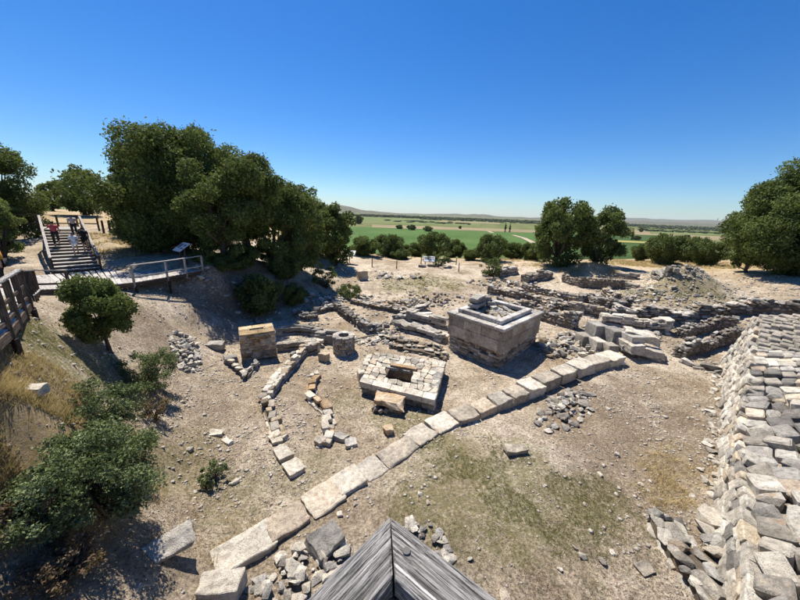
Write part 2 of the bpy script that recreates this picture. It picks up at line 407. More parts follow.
def rubble_wall(name, label, cat, path, height, thick, size=(.35, .2), mats=('limestone',), kind='rubble', batter=0.0, both=True,
                ragged=.25, zfun=None, gap=1.0, group=None, sink=.12, cap=None):
    """dry stone wall: an earth core, courses of single stones on its faces, cap stones across the top"""
    pl = Poly(path); q0 = pl.p[0]
    t = thing(name, label, cat, (q0.x, q0.y, h(q0.x, q0.y)), group)
    hf = height if callable(height) else (lambda u: height)
    zf = zfun or (lambda x, y: h(x, y))
    # core
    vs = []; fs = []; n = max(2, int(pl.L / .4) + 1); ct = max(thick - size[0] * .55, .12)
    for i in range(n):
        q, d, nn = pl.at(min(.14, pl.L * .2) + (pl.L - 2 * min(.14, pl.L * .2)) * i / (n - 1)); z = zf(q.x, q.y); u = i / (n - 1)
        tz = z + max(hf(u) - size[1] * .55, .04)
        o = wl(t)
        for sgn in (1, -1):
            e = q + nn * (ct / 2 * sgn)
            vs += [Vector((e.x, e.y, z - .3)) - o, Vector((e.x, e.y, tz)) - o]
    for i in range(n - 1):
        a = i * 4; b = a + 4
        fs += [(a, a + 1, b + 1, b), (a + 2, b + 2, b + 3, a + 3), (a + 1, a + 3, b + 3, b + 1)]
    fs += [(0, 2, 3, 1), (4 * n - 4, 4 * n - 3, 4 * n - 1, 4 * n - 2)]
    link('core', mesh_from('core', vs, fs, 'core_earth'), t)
    cnt = 0
    hmax = max(hf(u / 10) for u in range(11))
    courses = max(1, int(round(hmax / size[1])))
    for c in range(courses):
        last = c >= courses - 1
        for side in ((1, -1) if both else (1,)):
            s = random.uniform(0, size[0] * .6)
            while s < pl.L - size[0] * .2:
                ln = size[0] * random.uniform(.6, 1.45)
                q, d, nn = pl.at(s + ln / 2); z = zf(q.x, q.y); u = min((s + ln / 2) / pl.L, 1)
                top = hf(u) * (1 + random.uniform(-ragged, ragged * .3))
                zz = (c + .5) * size[1]
                s += ln * gap
                if zz - size[1] * .35 > top: continue
                if cnt > 285: break
                dep = min(size[0] * random.uniform(.7, 1.1), thick * .62)
                off = (thick / 2 - dep / 2 - batter * zz) * side + random.uniform(-.03, .03)
                e = q + nn * off
                stone(t, (e.x, e.y, z + zz - sink * (c == 0)), (ln * 1.03, dep, size[1] * random.uniform(.88, 1.2)), math.atan2(d.y, d.x) + random.uniform(-.12, .12),
                      kind, pick(mats), .1)
                cnt += 1
    for end in (0, 1):      # stones that close the two ends
        q, d, nn = pl.at(pl.L * end); z = zf(q.x, q.y); c = 0
        while (c + .6) * size[1] < hf(end) and cnt < 298:
            w_ = -thick / 2
            while w_ < thick / 2 - .05:
                ln = min(size[0] * random.uniform(.6, 1.0), thick / 2 - w_ + .08)
                e = q + nn * (w_ + ln / 2) - d * ((1 if end else -1) * size[0] * .22)
                stone(t, (e.x, e.y, z + (c + .5) * size[1]), (ln * 1.02, size[0] * .6, size[1] * 1.1), math.atan2(nn.y, nn.x) + random.uniform(-.1, .1), kind, pick(mats), .08); cnt += 1
                w_ += ln
            c += 1
    if cap:     # loose stones lying on the wall head
        s = 0
        while s < pl.L and cnt < 298:
            ln = cap[0] * random.uniform(.6, 1.5)
            q, d, nn = pl.at(s + ln / 2); u = min((s + ln / 2) / pl.L, 1)
            e = q + nn * random.uniform(-.3, .3) * thick
            stone(t, (e.x, e.y, zf(q.x, q.y) + hf(u) - .02), (ln, min(thick * .8, cap[0]) * random.uniform(.6, 1.1), cap[1] * random.uniform(.7, 1.3)),
                  math.atan2(d.y, d.x) + random.uniform(-.4, .4), kind, pick(mats), .15); cnt += 1
            s += ln * 1.02
    return t
def pix(path, lift=0.0): return [G(x, y, lift) for x, y in path]
def heap(name, label, cat, center, rx, ry, n, size, mats, ang=0, height=.3, kind='rubble', group=None, power=1.6):
    c = Vector((center[0], center[1], h(center[0], center[1])))
    t = thing(name, label, cat, c, group)
    for _ in range(n):
        a = random.uniform(0, 6.283); r = math.sqrt(random.random())
        lx, ly = r * math.cos(a) * rx, r * math.sin(a) * ry
        x = c.x + lx * math.cos(ang) - ly * math.sin(ang); y = c.y + lx * math.sin(ang) + ly * math.cos(ang)
        s = size * random.uniform(.45, 1) ** power * random.choice((.6, 1, 1, 1.25))
        z = h(x, y) + height * max(0, 1 - r) * random.random() + s * .12
        stone(t, (x, y, z), (s * random.uniform(.9, 1.5), s * random.uniform(.7, 1.1), s * random.uniform(.45, .8)), random.uniform(0, 6.3), kind, pick(mats), .35)
    return t

# ================================================================== SETTING
def axis(lo, hi, step, far_lo, far_hi):
    a = list(np.arange(lo, hi + 1e-6, step)); s = step; x = lo; left = []
    while x > far_lo: s *= 1.18; x -= s; left.append(x)
    s = step; x = a[-1]; right = []
    while x < far_hi: s *= 1.18; x += s; right.append(x)
    return np.array(left[::-1] + a + right)
gx = axis(-26, 30, .19, -260, 260); gy = axis(2.2, 38, .19, -200, 320)
XX, YY = np.meshgrid(gx, gy); ZZ = h_arr(XX, YY)
nx, ny = len(gx), len(gy)
verts = np.stack([XX.ravel(), YY.ravel(), ZZ.ravel()], 1)
idx = np.arange(nx * ny).reshape(ny, nx)
quads = np.stack([idx[:-1, :-1].ravel(), idx[:-1, 1:].ravel(), idx[1:, 1:].ravel(), idx[1:, :-1].ravel()], 1)
me = bpy.data.meshes.new('ground')
me.vertices.add(len(verts)); me.vertices.foreach_set('co', verts.ravel())
me.loops.add(quads.size); me.loops.foreach_set('vertex_index', quads.ravel())
me.polygons.add(len(quads)); me.polygons.foreach_set('loop_start', np.arange(0, quads.size, 4)); me.polygons.foreach_set('loop_total', np.full(len(quads), 4))
me.polygons.foreach_set('use_smooth', np.ones(len(quads), bool))
me.update(); me.validate(); me.materials.append(MATS['soil'])
# plant cover: (channel, pixel, radius m, strength) 0 straw 1 green 2 humus
COVER = [(1,(480,470),2.2,.75),(1,(520,490),2.0,.75),(1,(560,500),1.6,.6),(1,(430,500),1.3,.7),(1,(455,450),1.2,.55),(1,(600,495),.9,.7),(1,(340,405),1.3,.45),(1,(420,425),1.2,.6),(1,(300,470),1.2,.4),
         (1,(385,420),.9,.6),(1,(70,350),1.6,.9),(1,(50,357),1.2,.85),(1,(180,470),1.2,.5),(1,(230,500),1.2,.45),(1,(200,440),1.0,.4),(1,(410,283),3.2,.7),(1,(440,282),2.5,.6),
         (0,(30,440),1.6,.9),(0,(15,400),1.5,.8),(0,(40,470),1.2,.8),(0,(620,262),4,.9),(0,(650,265),4,.9),(0,(700,268),3,.8),(0,(720,262),5,.8),(0,(110,240),4,.6),(0,(590,268),3,.7),(0,(480,258),5,.6),(0,(420,255),5,.6),
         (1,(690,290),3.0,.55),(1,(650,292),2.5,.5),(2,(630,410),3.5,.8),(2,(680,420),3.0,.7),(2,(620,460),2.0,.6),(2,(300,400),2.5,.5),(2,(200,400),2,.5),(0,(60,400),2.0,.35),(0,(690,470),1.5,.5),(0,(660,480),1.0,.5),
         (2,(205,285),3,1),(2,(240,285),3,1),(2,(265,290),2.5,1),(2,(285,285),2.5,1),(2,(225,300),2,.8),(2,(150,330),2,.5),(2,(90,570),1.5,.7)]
cov = np.zeros((len(verts), 4), np.float32); cov[:, 3] = 1
brk = vnoise(verts[:, 0] / .9, verts[:, 1] / .9, 9) + .6 * vnoise(verts[:, 0] / .3, verts[:, 1] / .3, 10)
for ch, pxy, r, s in COVER:
    g = G(*pxy); d = np.hypot(verts[:, 0] - g.x, verts[:, 1] - g.y) / r
    w = np.clip((1.15 - d + brk * .9) * 1.4, 0, 1) * s
    cov[:, ch] = np.maximum(cov[:, ch], w)
far = np.clip((np.hypot(verts[:, 0], verts[:, 1]) - 42) / 12, 0, 1)
cov[:, 0] = np.maximum(cov[:, 0], far * .85)
ca = me.color_attributes.new('cover', 'FLOAT_COLOR', 'POINT'); ca.data.foreach_set('color', cov.ravel())
ground = link('ground', me); ground['kind'] = 'structure'
ground['label'] = 'dry stony earth of the excavated hilltop'

PLAIN_Z = -27.0
def sheet(name, mat, poly, z, kind='structure', label=None):
    vs = [(p.x, p.y, z) for p in poly]
    o = link(name, mesh_from(name, vs, [tuple(range(len(vs)))], mat)); o['kind'] = kind
    if label: o['label'] = label
    return o
ring = [Vector((math.cos(a) * 26000, math.sin(a) * 26000, 0)) for a in np.linspace(0, 2 * math.pi, 64, endpoint=False)]
sheet('plain', 'plain_land', ring, PLAIN_Z, label='wide flat farm plain below the hill')
def field(mat, px, lift=.25, label=None):
    vs = [P(x, y, PLAIN_Z) for x, y in px]
    return sheet('field', mat, vs, PLAIN_Z + lift, label=label)
def hor(x): return 213 + (x - 400) * math.tan(ROLL)
def fb(mat, x0, x1, a0, a1, b0, b1, lift=.25, label=None):   # band: pixels below the horizon line at both ends
    return field(mat, [(x0, hor(x0) + b0), (x1, hor(x1) + b1), (x1, hor(x1) + a1), (x0, hor(x0) + a0)], lift, label)
fb('crop_green', 330, 545, 15.5, 15, 42, 40, .25, 'dark green crop field below the hill edge')
fb('crop_dark', 545, 660, 14, 12.5, 40, 38, .25, 'green crop field beyond the paired trees')
fb('crop_yellow', 596, 655, 19, 19.5, 21, 21, .5, 'thin yellow strip across a green field')
fb('stubble', 372, 545, 12.5, 12.0, 15.5, 14.5, .25, 'pale stubble field strip behind the green crop')
fb('stubble', 600, 690, 7.5, 8.5, 13, 12, .25, 'pale harvested field beside a poplar')
fb('stubble', 684, 760, 11, 11.5, 14.5, 15.5, .25, 'pale harvested strip near the right trees')
fb('crop_light', 350, 480, 5.5, 5.0, 11, 10.6, .25, 'light green field under the far tree line')
fb('crop_light', 640, 770, 4.0, 3.6, 7.2, 7, .25, 'light green field far out on the plain')
fb('stubble', 440, 500, 6.2, 6.2, 7.4, 7.4, .5, 'thin tan strip in the far plain')
fb('crop_light', 650, 740, 8.5, 8.0, 11.2, 10.5, .5, 'olive green field behind the right hedge')
def track(px, w):
    p = [P(x, y, PLAIN_Z + .8) for x, y in px]; vs = []
    for i, q in enumerate(p):
        d = (p[min(i + 1, len(p) - 1)] - p[max(i - 1, 0)]).normalized(); n = Vector((-d.y, d.x, 0)) * w
        vs += [q + n, q - n]
    o = link('farm_track', mesh_from('farm_track', vs, [(2 * i, 2 * i + 1, 2 * i + 3, 2 * i + 2) for i in range(len(p) - 1)], 'track_earth'))
    o['kind'] = 'structure'; return o
track([(513, 235), (524, 238), (540, 246)], 4.5)['label'] = 'pale dirt track between green fields'
track([(488, 231), (493, 233)], 4)['label'] = 'short pale dirt track in the fields'

# far hills: long low ridges standing 9 to 16 km out
def ridge(dist, width, height, a0, a1, seed, label):
    vs = []; fs = []; n = 90; rows = 7
    for i in range(n):
        a = a0 + (a1 - a0) * i / (n - 1)
        prof = .55 + .45 * (vnoise(a * 9, 0, seed) * 1.4 + vnoise(a * 31, 0, seed + 1) * .6 + .3)
        ends = min(1, min(i, n - 1 - i) / 14)
        for j in range(rows):
            v = j / (rows - 1); hh = height * float(prof) * ends * math.sin(math.pi * v) ** .9
            r = dist + width * v
            vs.append((math.sin(a) * r, math.cos(a) * r, PLAIN_Z - 2 + hh * (1 + .25 * float(vnoise(a * 60, v * 5, seed + 2)))))
    for i in range(n - 1):
        for j in range(rows - 1):
            k = i * rows + j; fs.append((k, k + rows, k + rows + 1, k + 1))
    o = link('hills', mesh_from('hills', vs, fs, 'hill_land', True)); o['kind'] = 'structure'; o['label'] = label
ridge(6500, 3000, 165, RAD(-75), RAD(2), 3, 'low hills along the left horizon')
ridge(9000, 4000, 120, RAD(-6), RAD(60), 5, 'low hazy hills along the right horizon')
ridge(17000, 6000, 330, RAD(20), RAD(75), 8, 'faint far ridge beyond the plain')

# ------------------------------------------------------------------ foliage
def tube_verts(path, radii, sides=7):
    vs = []; fs = []
    for i, (p, r) in enumerate(zip(path, radii)):
        d = (path[min(i + 1, len(path) - 1)] - path[max(i - 1, 0)]).normalized()
        a = d.orthogonal().normalized(); b = d.cross(a)
        for k in range(sides):
            t = 2 * math.pi * k / sides; vs.append(p + (a * math.cos(t) + b * math.sin(t)) * r)
    for i in range(len(path) - 1):
        for k in range(sides):
            k2 = (k + 1) % sides; fs.append((i * sides + k, i * sides + k2, (i + 1) * sides + k2, (i + 1) * sides + k))
    fs.append(tuple(range(sides))[::-1]); fs.append(tuple((len(path) - 1) * sides + k for k in range(sides)))
    return vs, fs
def leaves_mesh(name, centers, normals, size, mat, seed=0, aspect=.55, tint=None):
    """one small folded leaf clump face per centre, random turn"""
    r = np.random.default_rng(seed); n = len(centers)
    v = r.normal(size=(n, 3)) + normals * .9; v /= np.linalg.norm(v, axis=1)[:, None]
    a = np.cross(v, r.normal(size=(n, 3))); a /= np.linalg.norm(a, axis=1)[:, None] + 1e-9
    b = np.cross(v, a)
    s = (size * r.uniform(.45, 1.5, n))[:, None]
    p0 = centers - a * s * .5; p2 = centers + a * s * .5
    p1 = centers + b * s * aspect * .5 + v * s * .12; p3 = centers - b * s * aspect * .5 + v * s * .12
    vs = np.stack([p0, p1, p2, p3], 1).reshape(-1, 3)
    me = bpy.data.meshes.new(name)
    me.vertices.add(n * 4); me.vertices.foreach_set('co', vs.ravel())
    me.loops.add(n * 4); me.loops.foreach_set('vertex_index', np.arange(n * 4))
    me.polygons.add(n); me.polygons.foreach_set('loop_start', np.arange(0, n * 4, 4)); me.polygons.foreach_set('loop_total', np.full(n, 4))
    me.update(); me.materials.append(MATS[mat])
    at = me.attributes.new('tint', 'FLOAT', 'FACE')
    tv = r.uniform(0, 1, n) if tint is None else np.clip(tint + r.uniform(-.35, .35, n), 0, 1)
    at.data.foreach_set('value', tv.astype(np.float32))
    return me
def crown_points(lobes, per, seed, shell=(.55, 1.02)):
    r = np.random.default_rng(seed); C = []; NN = []; T = []
    for (c, rad) in lobes:
        c = np.array(c); vol = max(60, int(per * rad * rad))
        d = r.normal(size=(vol, 3)); d /= np.linalg.norm(d, axis=1)[:, None]
        rr = rad * r.uniform(shell[0] ** 2, shell[1] ** 2, vol) ** .5
        p = c + d * rr[:, None] * np.array([1, 1, .8])
        p += r.normal(size=p.shape) * rad * np.where(r.random((vol, 1)) < .3, .17, .07)
        C.append(p); NN.append(d); T.append(np.full(vol, r.uniform(.15, .85)))
    return np.concatenate(C), np.concatenate(NN), np.concatenate(T)
def make_lobes(R, Hc, n, seed, flat=.8, lobe=(.20, .34), zbias=0.0):
    """many small foliage clumps set on an uneven ellipsoid"""
    r = random.Random(seed); L = []
    for i in range(n):
        while True:
            v = Vector((r.uniform(-1, 1), r.uniform(-1, 1), r.uniform(-.95, 1)))
            if .35 < v.length < 1: break
        v = v.normalized() * (.45 + .5 * r.random() ** .6)
        bulge = .82 + .36 * (mnoise.noise(v * 1.6 + Vector((seed * 3.1, 0, 0))) + .5)
        L.append(((v.x * R * bulge, v.y * R * bulge, v.z * Hc * .5 * bulge), R * r.uniform(*lobe)))
    return L
def tree_meshes(seed, R, Hc, trunk_h, trunk_r, nl, leaf, per, mat, lobe=(.20, .34), limbs=7, low=.5):
    """trunk mesh with limbs plus crown mesh; origin at the foot; the crown's centre is trunk_h + Hc/2*low up"""
    r = random.Random(seed); zc = trunk_h + Hc * .5 * low
    lobes = [((x, y, z + zc), rad) for (x, y, z), rad in make_lobes(R, Hc, nl, seed, lobe=lobe)]
    c, n, t = crown_points(lobes, per, seed)
    keep = c[:, 2] > .12; c, n, t = c[keep], n[keep], t[keep]
    crown = leaves_mesh('crown', c, n, leaf, mat, seed, tint=t)
    vs, fs = [], []
    def add(path, rad, sides=7):
        v, f = tube_verts(path, rad, sides); o = len(vs); vs.extend(v); fs.extend([tuple(i + o for i in q) for q in f])
    bend = Vector((r.uniform(-.12, .12) * trunk_h, r.uniform(-.12, .12) * trunk_h, 0))
    top = Vector((bend.x, bend.y, trunk_h))
    add([Vector((0, 0, -.3)), Vector((0, 0, .15)), bend * .4 + Vector((0, 0, trunk_h * .5)), top, Vector((bend.x * .6, bend.y * .6, zc + Hc * .15))],
        [trunk_r * 1.6, trunk_r * 1.15, trunk_r * .95, trunk_r * .8, trunk_r * .2], 9)
    for (lc, lr) in r.sample(lobes, min(limbs * 3, len(lobes))):
        e = Vector(lc); s = top * r.uniform(.75, 1.0) + Vector((0, 0, max(0, r.uniform(-.1, .25) * Hc * .4)))
        m = s.lerp(e, .5) + Vector((0, 0, -.06 * Hc * r.random())); rr = trunk_r * r.uniform(.25, .5)
        add([s, m, e], [rr, rr * .6, rr * .15], 6)
    nat = (float(np.percentile(c[:, 2], 99.7)), float(np.percentile(np.abs(c[:, :2]), 99.3)) * 2)
    return mesh_from('trunk', vs, fs, 'bark', True), crown, nat
def plant_tree(name, label, meshes, loc, rz=0, sc=(1, 1, 1), cat='tree', group=None):
    t = thing(name, label, cat, loc, group)
    t.rotation_euler = (0, 0, rz); t.scale = sc
    link('trunk', meshes[0], t); link('crown', meshes[1], t)
    return t

OAK_A = OAK_B = OAK_C = OAK_H = 'oak_leaf'; OAK_L = 'oak_leaf_light'
TSEED = [300]
BUSH = tree_meshes(53, 2.6, 3.8, .35, .14, 48, .22, 800, 'bush_leaf', (.2, .33), low=.85)
BUSH2 = tree_meshes(59, 2.3, 3.2, .3, .12, 42, .22, 800, 'oak_leaf', (.2, .34), low=.85)
def base_at(px, py, dep):
    q = D(px, py, dep); return Vector((q.x, q.y, h(q.x, q.y) - .05))
def tr(name, label, ms, px, dep, top_py, width_px, nat, rz, group=None, cat='tree', maxdrop=None):
    """stand a tree at pixel column px and distance dep, as tall and wide as the photograph shows it; nat = natural (height, width)"""
    q = D(px, 300, dep)
    # walk to the ground under the column
    g = Vector((q.x, q.y, h(q.x, q.y) - .08))
    for _ in range(8):
        rel = g - Vector((0, 0, H)); dd = rel.dot(FW); py = 300 - F * rel.dot(UU) / dd
        q = D(px, py, dep); g = Vector((q.x, q.y, h(q.x, q.y) - .08))
    rel = g - Vector((0, 0, H)); v_ = (300 - top_py) / F; hh = (v_ * rel.dot(FW) - rel.dot(UU)) / (UU.z - v_ * FW.z)
    w = width_px * dep / F / math.sqrt(1 + ((px - 400) / F) ** 2)
    if not isinstance(ms, str):
        return plant_tree(name, label, ms, g, rz, (w / ms[2][1], w / ms[2][1], min(hh / ms[2][0], 1.35 * w / ms[2][1])), cat, group)
    # an oak of its own, grown to this height and spread
    TSEED[0] += 7; R = w / 2 / 1.12; th = hh * (.26 if nat == NH else .05); Hc = (hh - th) / .98; lr = .16 + .12 * min(1, 2.2 / R)
    leaf = max(.13, dep * .0066); nl = int(min(210, max(60, 24 * R * Hc / 5 / (lr / .2) ** 1.6)))
    m = tree_meshes(TSEED[0], R, Hc, th, .07 * R + .06, nl, leaf, 30 / leaf ** 2 * 1.15, ms, (lr * .6, lr * 1.25), 8, .92)
    return plant_tree(name, label, m, g, 0, (1, 1, hh / m[2][0]), cat, group)
NH = 'high'
NA, NB, NC, NL_, NBU, NB2 = (9.5, 11.2), (8.7, 10), (7.2, 9), (6.1, 7.8), (4.3, 5.6), (3.7, 5.0)
# big oaks on the left
tr('oak_tree', 'largest dense dark oak with the tallest crown, above the steep shaded bank', OAK_A, 186, 27, 130, 156, NA, .4)
tr('oak_tree', 'broad dark oak leaning over the bank, right of the tallest oak', OAK_H, 250, 26, 152, 110, NH, 1.9)
tr('oak_tree', 'dark oak crown filling the low front of the big oak group', OAK_C, 160, 25, 188, 86, NC, 3.0)
tr('oak_tree', 'oak between the tallest oak and the stair handrail', OAK_B, 142, 31, 150, 62, NB, 5.0)
tr('oak_tree', 'low dark oak hanging over the bank above the square stone pier', OAK_H, 226, 23.5, 176, 92, NH, 4.4)
tr('oak_tree', 'lighter green oak at the far end of the big oak row', OAK_L, 300, 30, 188, 60, NL_, .9)
tr('oak_tree', 'bushy low oak between the bank oaks and the lighter green one', OAK_C, 276, 27.5, 186, 66, NC, .3)
tr('oak_tree', 'round oak ending the row beside the open plain', OAK_C, 336, 37, 205, 44, NC, 2.2)
tr('oak_tree', 'dark oak behind the row beside a lighter green one', OAK_B, 308, 40, 188, 60, NB, 5.1)
tr('oak_tree', 'mid sized round oak standing beyond the top of the wooden stairs', OAK_B, 86, 43, 166, 58, NB, .2)
tr('oak_tree', 'small oak behind the stairs between two larger crowns', OAK_L, 54, 50, 182, 34, NL_, 2.5)
tr('oak_tree', 'dark spreading oak beside the wooden stair handrail', OAK_C, 4, 25, 136, 136, NC, 1.2)
tr('oak_tree', 'oak overhanging the stairs behind the timber walkway, only branches in view', OAK_A, -62, 22, 70, 125, NA, 1.0)
tr('oak_tree', 'low oak branches in the shade below the stair handrail', OAK_L, 6, 20.5, 196, 60, NL_, 3.3)
# trees on the right
tr('oak_tree', 'tall dark oak of the pair standing beyond the back ruin walls', OAK_A, 555, 40, 200, 62, NA, 2.8)
tr('oak_tree', 'shorter oak leaning against its taller neighbour beyond the ruins', OAK_B, 596, 39, 207, 56, NB, .7)
tr('oak_tree', 'large spreading oak shading the ground beyond the fortification wall', OAK_A, 790, 30, 162, 195, NA, 5.2)
tr('oak_tree', 'lower oak bough group at the edge of the large spreading oak', OAK_C, 745, 32, 205, 56, NC, 1.1)
# hedge bushes
hb = [(366, 46, 237, 30), (389, 49, 235, 30), (412, 54, 243, 22), (434, 48, 233, 34), (455, 52, 240, 22), (488, 46, 235, 34), (512, 50, 243, 26), (532, 47, 243, 26), (470, 47, 250, 16), (400, 47, 249, 20)]
for i, (px, dep, top, w) in enumerate(hb):
    tr('bush', 'round dark green bush in the hedge along the hill edge', BUSH if i % 2 else BUSH2, px, dep, top, w, NBU if i % 2 else NB2, i * 1.3, 'bushes along the hill edge', 'bush')
for px, dep, top, w, lab in ((662, 42, 235, 46, 'wide green bush beyond the stony mound'), (688, 44, 233, 40, 'dense dark bush between the mound and the large oak'),
                        (704, 40, 238, 40, 'rounded bush touching the large spreading oak'), (640, 46, 240, 24, 'small bush beside the dry straw grass')):
    tr('bush', lab, BUSH, px, dep, top, w, NBU, px * .3, None, 'bush')
for px, dep, top, w, lab in ((208, 22.5, 250, 34, 'dark undergrowth hanging over the upper shaded bank'), (243, 24.5, 244, 40, 'dark tangled undergrowth at the crest of the shaded bank'), (284, 26.5, 246, 34, 'dark undergrowth at the low end of the shaded bank'), (222, 22.3, 258, 34, 'small tangled bush rooted in the steep bank face'), (262, 23.2, 258, 44, 'trailing bush hanging down the steep bank face'), (296, 25, 258, 24, 'bush in deep shade where bank and courtyard meet')):
    tr('bank_bush', lab, BUSH2, px, dep, top, w, NB2, px * .7, None, 'bush')
# poplars and field trees on the plain
POP = tree_meshes(71, 2.6, 24, 2.0, .4, 60, .9, 200, 'oak_leaf', (.3, .45))
for (px, y0, y1, lab) in ((505, 212, 233, 'tall poplar of a pair far out on the green plain'), (509.5, 213, 233, 'slightly shorter poplar of a pair on the plain'), (631.5, 226, 241, 'single slender poplar in the far fields')):
    b = P(px, y1 - 1, PLAIN_Z); dep = (b - Vector((0, 0, H))).dot(FW); t = D(px, y0 + (8 if px < 600 else 0), dep)
    plant_tree('poplar_tree', lab, POP, b, px, (.8, .8, (t.z - PLAIN_Z) / 25.5))
for (px, py, w, lab) in ((399, 229, 4.0, 'small tree clump standing in the pale stubble field'), (411, 230, 5, 'wide tree clump standing between green and tan fields'), (428, 231.5, 5, 'low trees at the tan field corner'), (359, 224, 4.5, 'round tree far out beside the oak row'),
                       (460, 229, 1.6, 'tiny lone tree in the tan field'), (641, 232, 2.2, 'tiny lone tree beside the far poplar'), (636, 240, 4, 'small round bush at the foot of the far poplar')):
    b = P(px, py, PLAIN_Z); dep = (b - Vector((0, 0, H))).dot(FW); s = w * dep / F / 2.5
    plant_tree('field_tree', lab, BUSH2, b, px, (s, s, s * (1.5 if w < 3 or px == 359 else .8)), 'tree', 'trees out on the plain')
# far tree lines read as one dark mass
tv = []; tf = []
r_ = random.Random(5)
def blob(x, y, w, hh):
    o = len(tv); k = 5
    for j in range(2):
        for i in range(k):
            a = 6.283 * i / k + r_.random(); rr = w * (1 if j == 0 else .75) * r_.uniform(.7, 1.2)
            tv.append((x + math.cos(a) * rr, y + math.sin(a) * rr, PLAIN_Z + (0 if j == 0 else hh * r_.uniform(.55, .8))))
    tv.append((x, y, PLAIN_Z + hh))
    for i in range(k):
        i2 = (i + 1) % k; tf.append((o + i, o + i2, o + k + i2, o + k + i)); tf.append((o + k + i, o + k + i2, o + 2 * k))
for (x0, x1, d0, n, hh) in ((340, 535, 4.4, 420, 13), (360, 540, 3.4, 420, 12), (590, 760, 4.2, 380, 12), (600, 770, 2.8, 420, 12), (420, 540, 5.2, 140, 9), (640, 770, 5.6, 120, 8), (640, 730, 8.0, 60, 6), (380, 470, 8.3, 40, 5)):
    for _ in range(n):
        px = r_.uniform(x0, x1); q = P(px, hor(px) + d0 * r_.uniform(.9, 1.12), PLAIN_Z)
        blob(q.x, q.y, r_.uniform(6, 22), hh * r_.uniform(.6, 1.3))
o = link('far_tree_line', mesh_from('far_tree_line', tv, tf, 'far_trees')); tag(o, 'dark tree lines crossing the far plain below the hills', 'tree line', kind='stuff')

# ================================================================== RUINS
def box_mesh(name, dims, mat, bev=.02, seed=1, jit=.0):
    bm = bmesh.new(); bmesh.ops.create_cube(bm, size=1.0); r = random.Random(seed)
    for v in bm.verts:
        v.co = Vector((v.co.x * dims[0], v.co.y * dims[1], v.co.z * dims[2])) + Vector((r.uniform(-jit, jit), r.uniform(-jit, jit), r.uniform(-jit, jit)))
    bmesh.ops.bevel(bm, geom=bm.edges[:], offset=bev, segments=1, affect='EDGES')
    return bm_to_mesh(bm, name, mat)
SEED = [1000]
def big_block(parent, pos, dims, rz, mat='pale_limestone', name='block', tilt=(0, 0), amp=.03, cut=3, ragged=.05):
    SEED[0] += 1
    me = bm_to_mesh(rough_bm(SEED[0], dims, amp, cut, ragged), name, mat)
    o = link(name, me, parent, Vector(pos) - wl(parent)); o.rotation_euler = (tilt[0], tilt[1], rz)
    return o

# ---- tall marble altar
AF = Vector((5.5, 15.0, 0)); AA = Vector((.72, .69, 0)).normalized(); AB = Vector((-AA.y, AA.x, 0)); AL, AW = 4.8, 3.6
az = math.atan2(AA.y, AA.x)
g0 = h(AF.x, AF.y)
alt = thing('stone_altar', 'tall rectangular marble altar with ledge, rubble base and loose slabs on top', 'altar', (AF.x, AF.y, g0))
def AP(a, b, z): return AF + AA * a + AB * b + Vector((0, 0, z))
zb = -.15
# rubble base: courses of small flat stones on the two long and two short faces, recessed under the marble
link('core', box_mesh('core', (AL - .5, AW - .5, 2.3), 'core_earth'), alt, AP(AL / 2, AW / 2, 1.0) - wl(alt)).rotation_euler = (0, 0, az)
cnt = 0
for c in range(7):
    z = -.05 + c * .145
    for (o0, dv, L, nv) in ((AP(.12, .12, 0), AB, AW - .24, -AA), (AP(.12, .12, 0), AA, AL - .24, -AB), (AP(.12, AW - .12, 0), AA, AL - .24, AB), (AP(AL - .12, .12, 0), AB, AW - .24, AA)):
        s = 0
        while s < L - .05:
            ln = random.uniform(.2, .55); q = o0 + dv * min(s + ln / 2, L - ln / 2) + nv * random.uniform(-.12, -.05)
            if random.random() > .02:
                stone(alt, (q.x, q.y, z + .07), (ln * 1.0, .32, .15), math.atan2(dv.y, dv.x), 'block', pick(('brown_stone', 'brown_stone', 'grey_stone', 'brown_stone', 'limestone')), .05)
            s += ln
# marble wall panels
def panel(a0, a1, b0, b1, z0, z1, mat, name='panel', bev=.015):
    me = box_mesh(name, (a1 - a0, b1 - b0, z1 - z0), mat, bev, int(a0 * 97 + z0 * 31 + b0 * 13), .014)
    o = link(name, me, alt, AP((a0 + a1) / 2, (b0 + b1) / 2, (z0 + z1) / 2) - wl(alt)); o.rotation_euler = (0, 0, az); return o
e = .006
e = .012
for a0, a1, z0, z1 in ((0, 1.75, .95, 1.6), (1.75 + e, 3.3, .95, 1.6), (3.3 + e, AL, .95, 1.6), (0, 1.1, 1.6 + e, 2.12), (1.1 + e, 2.6, 1.6 + e, 2.12), (2.6 + e, 3.8, 1.6 + e, 2.12), (3.8 + e, AL, 1.6 + e, 2.12)):
    panel(a0, a1, 0, .22, z0, z1, 'weathered_marble'); panel(a0, a1, AW - .22, AW, z0, z1, 'weathered_marble')
for b0, b1, z0, z1 in ((.22 + e, 1.9, .95, 1.6), (1.9 + e, AW - .22 - e, .95, 1.6), (.22 + e, 1.3, 1.6 + e, 2.12), (1.3 + e, 2.5, 1.6 + e, 2.12), (2.5 + e, AW - .22 - e, 1.6 + e, 2.12)):
    panel(0, .22, b0, b1, z0, z1, 'weathered_marble'); panel(AL - .22, AL, b0, b1, z0, z1, 'weathered_marble')
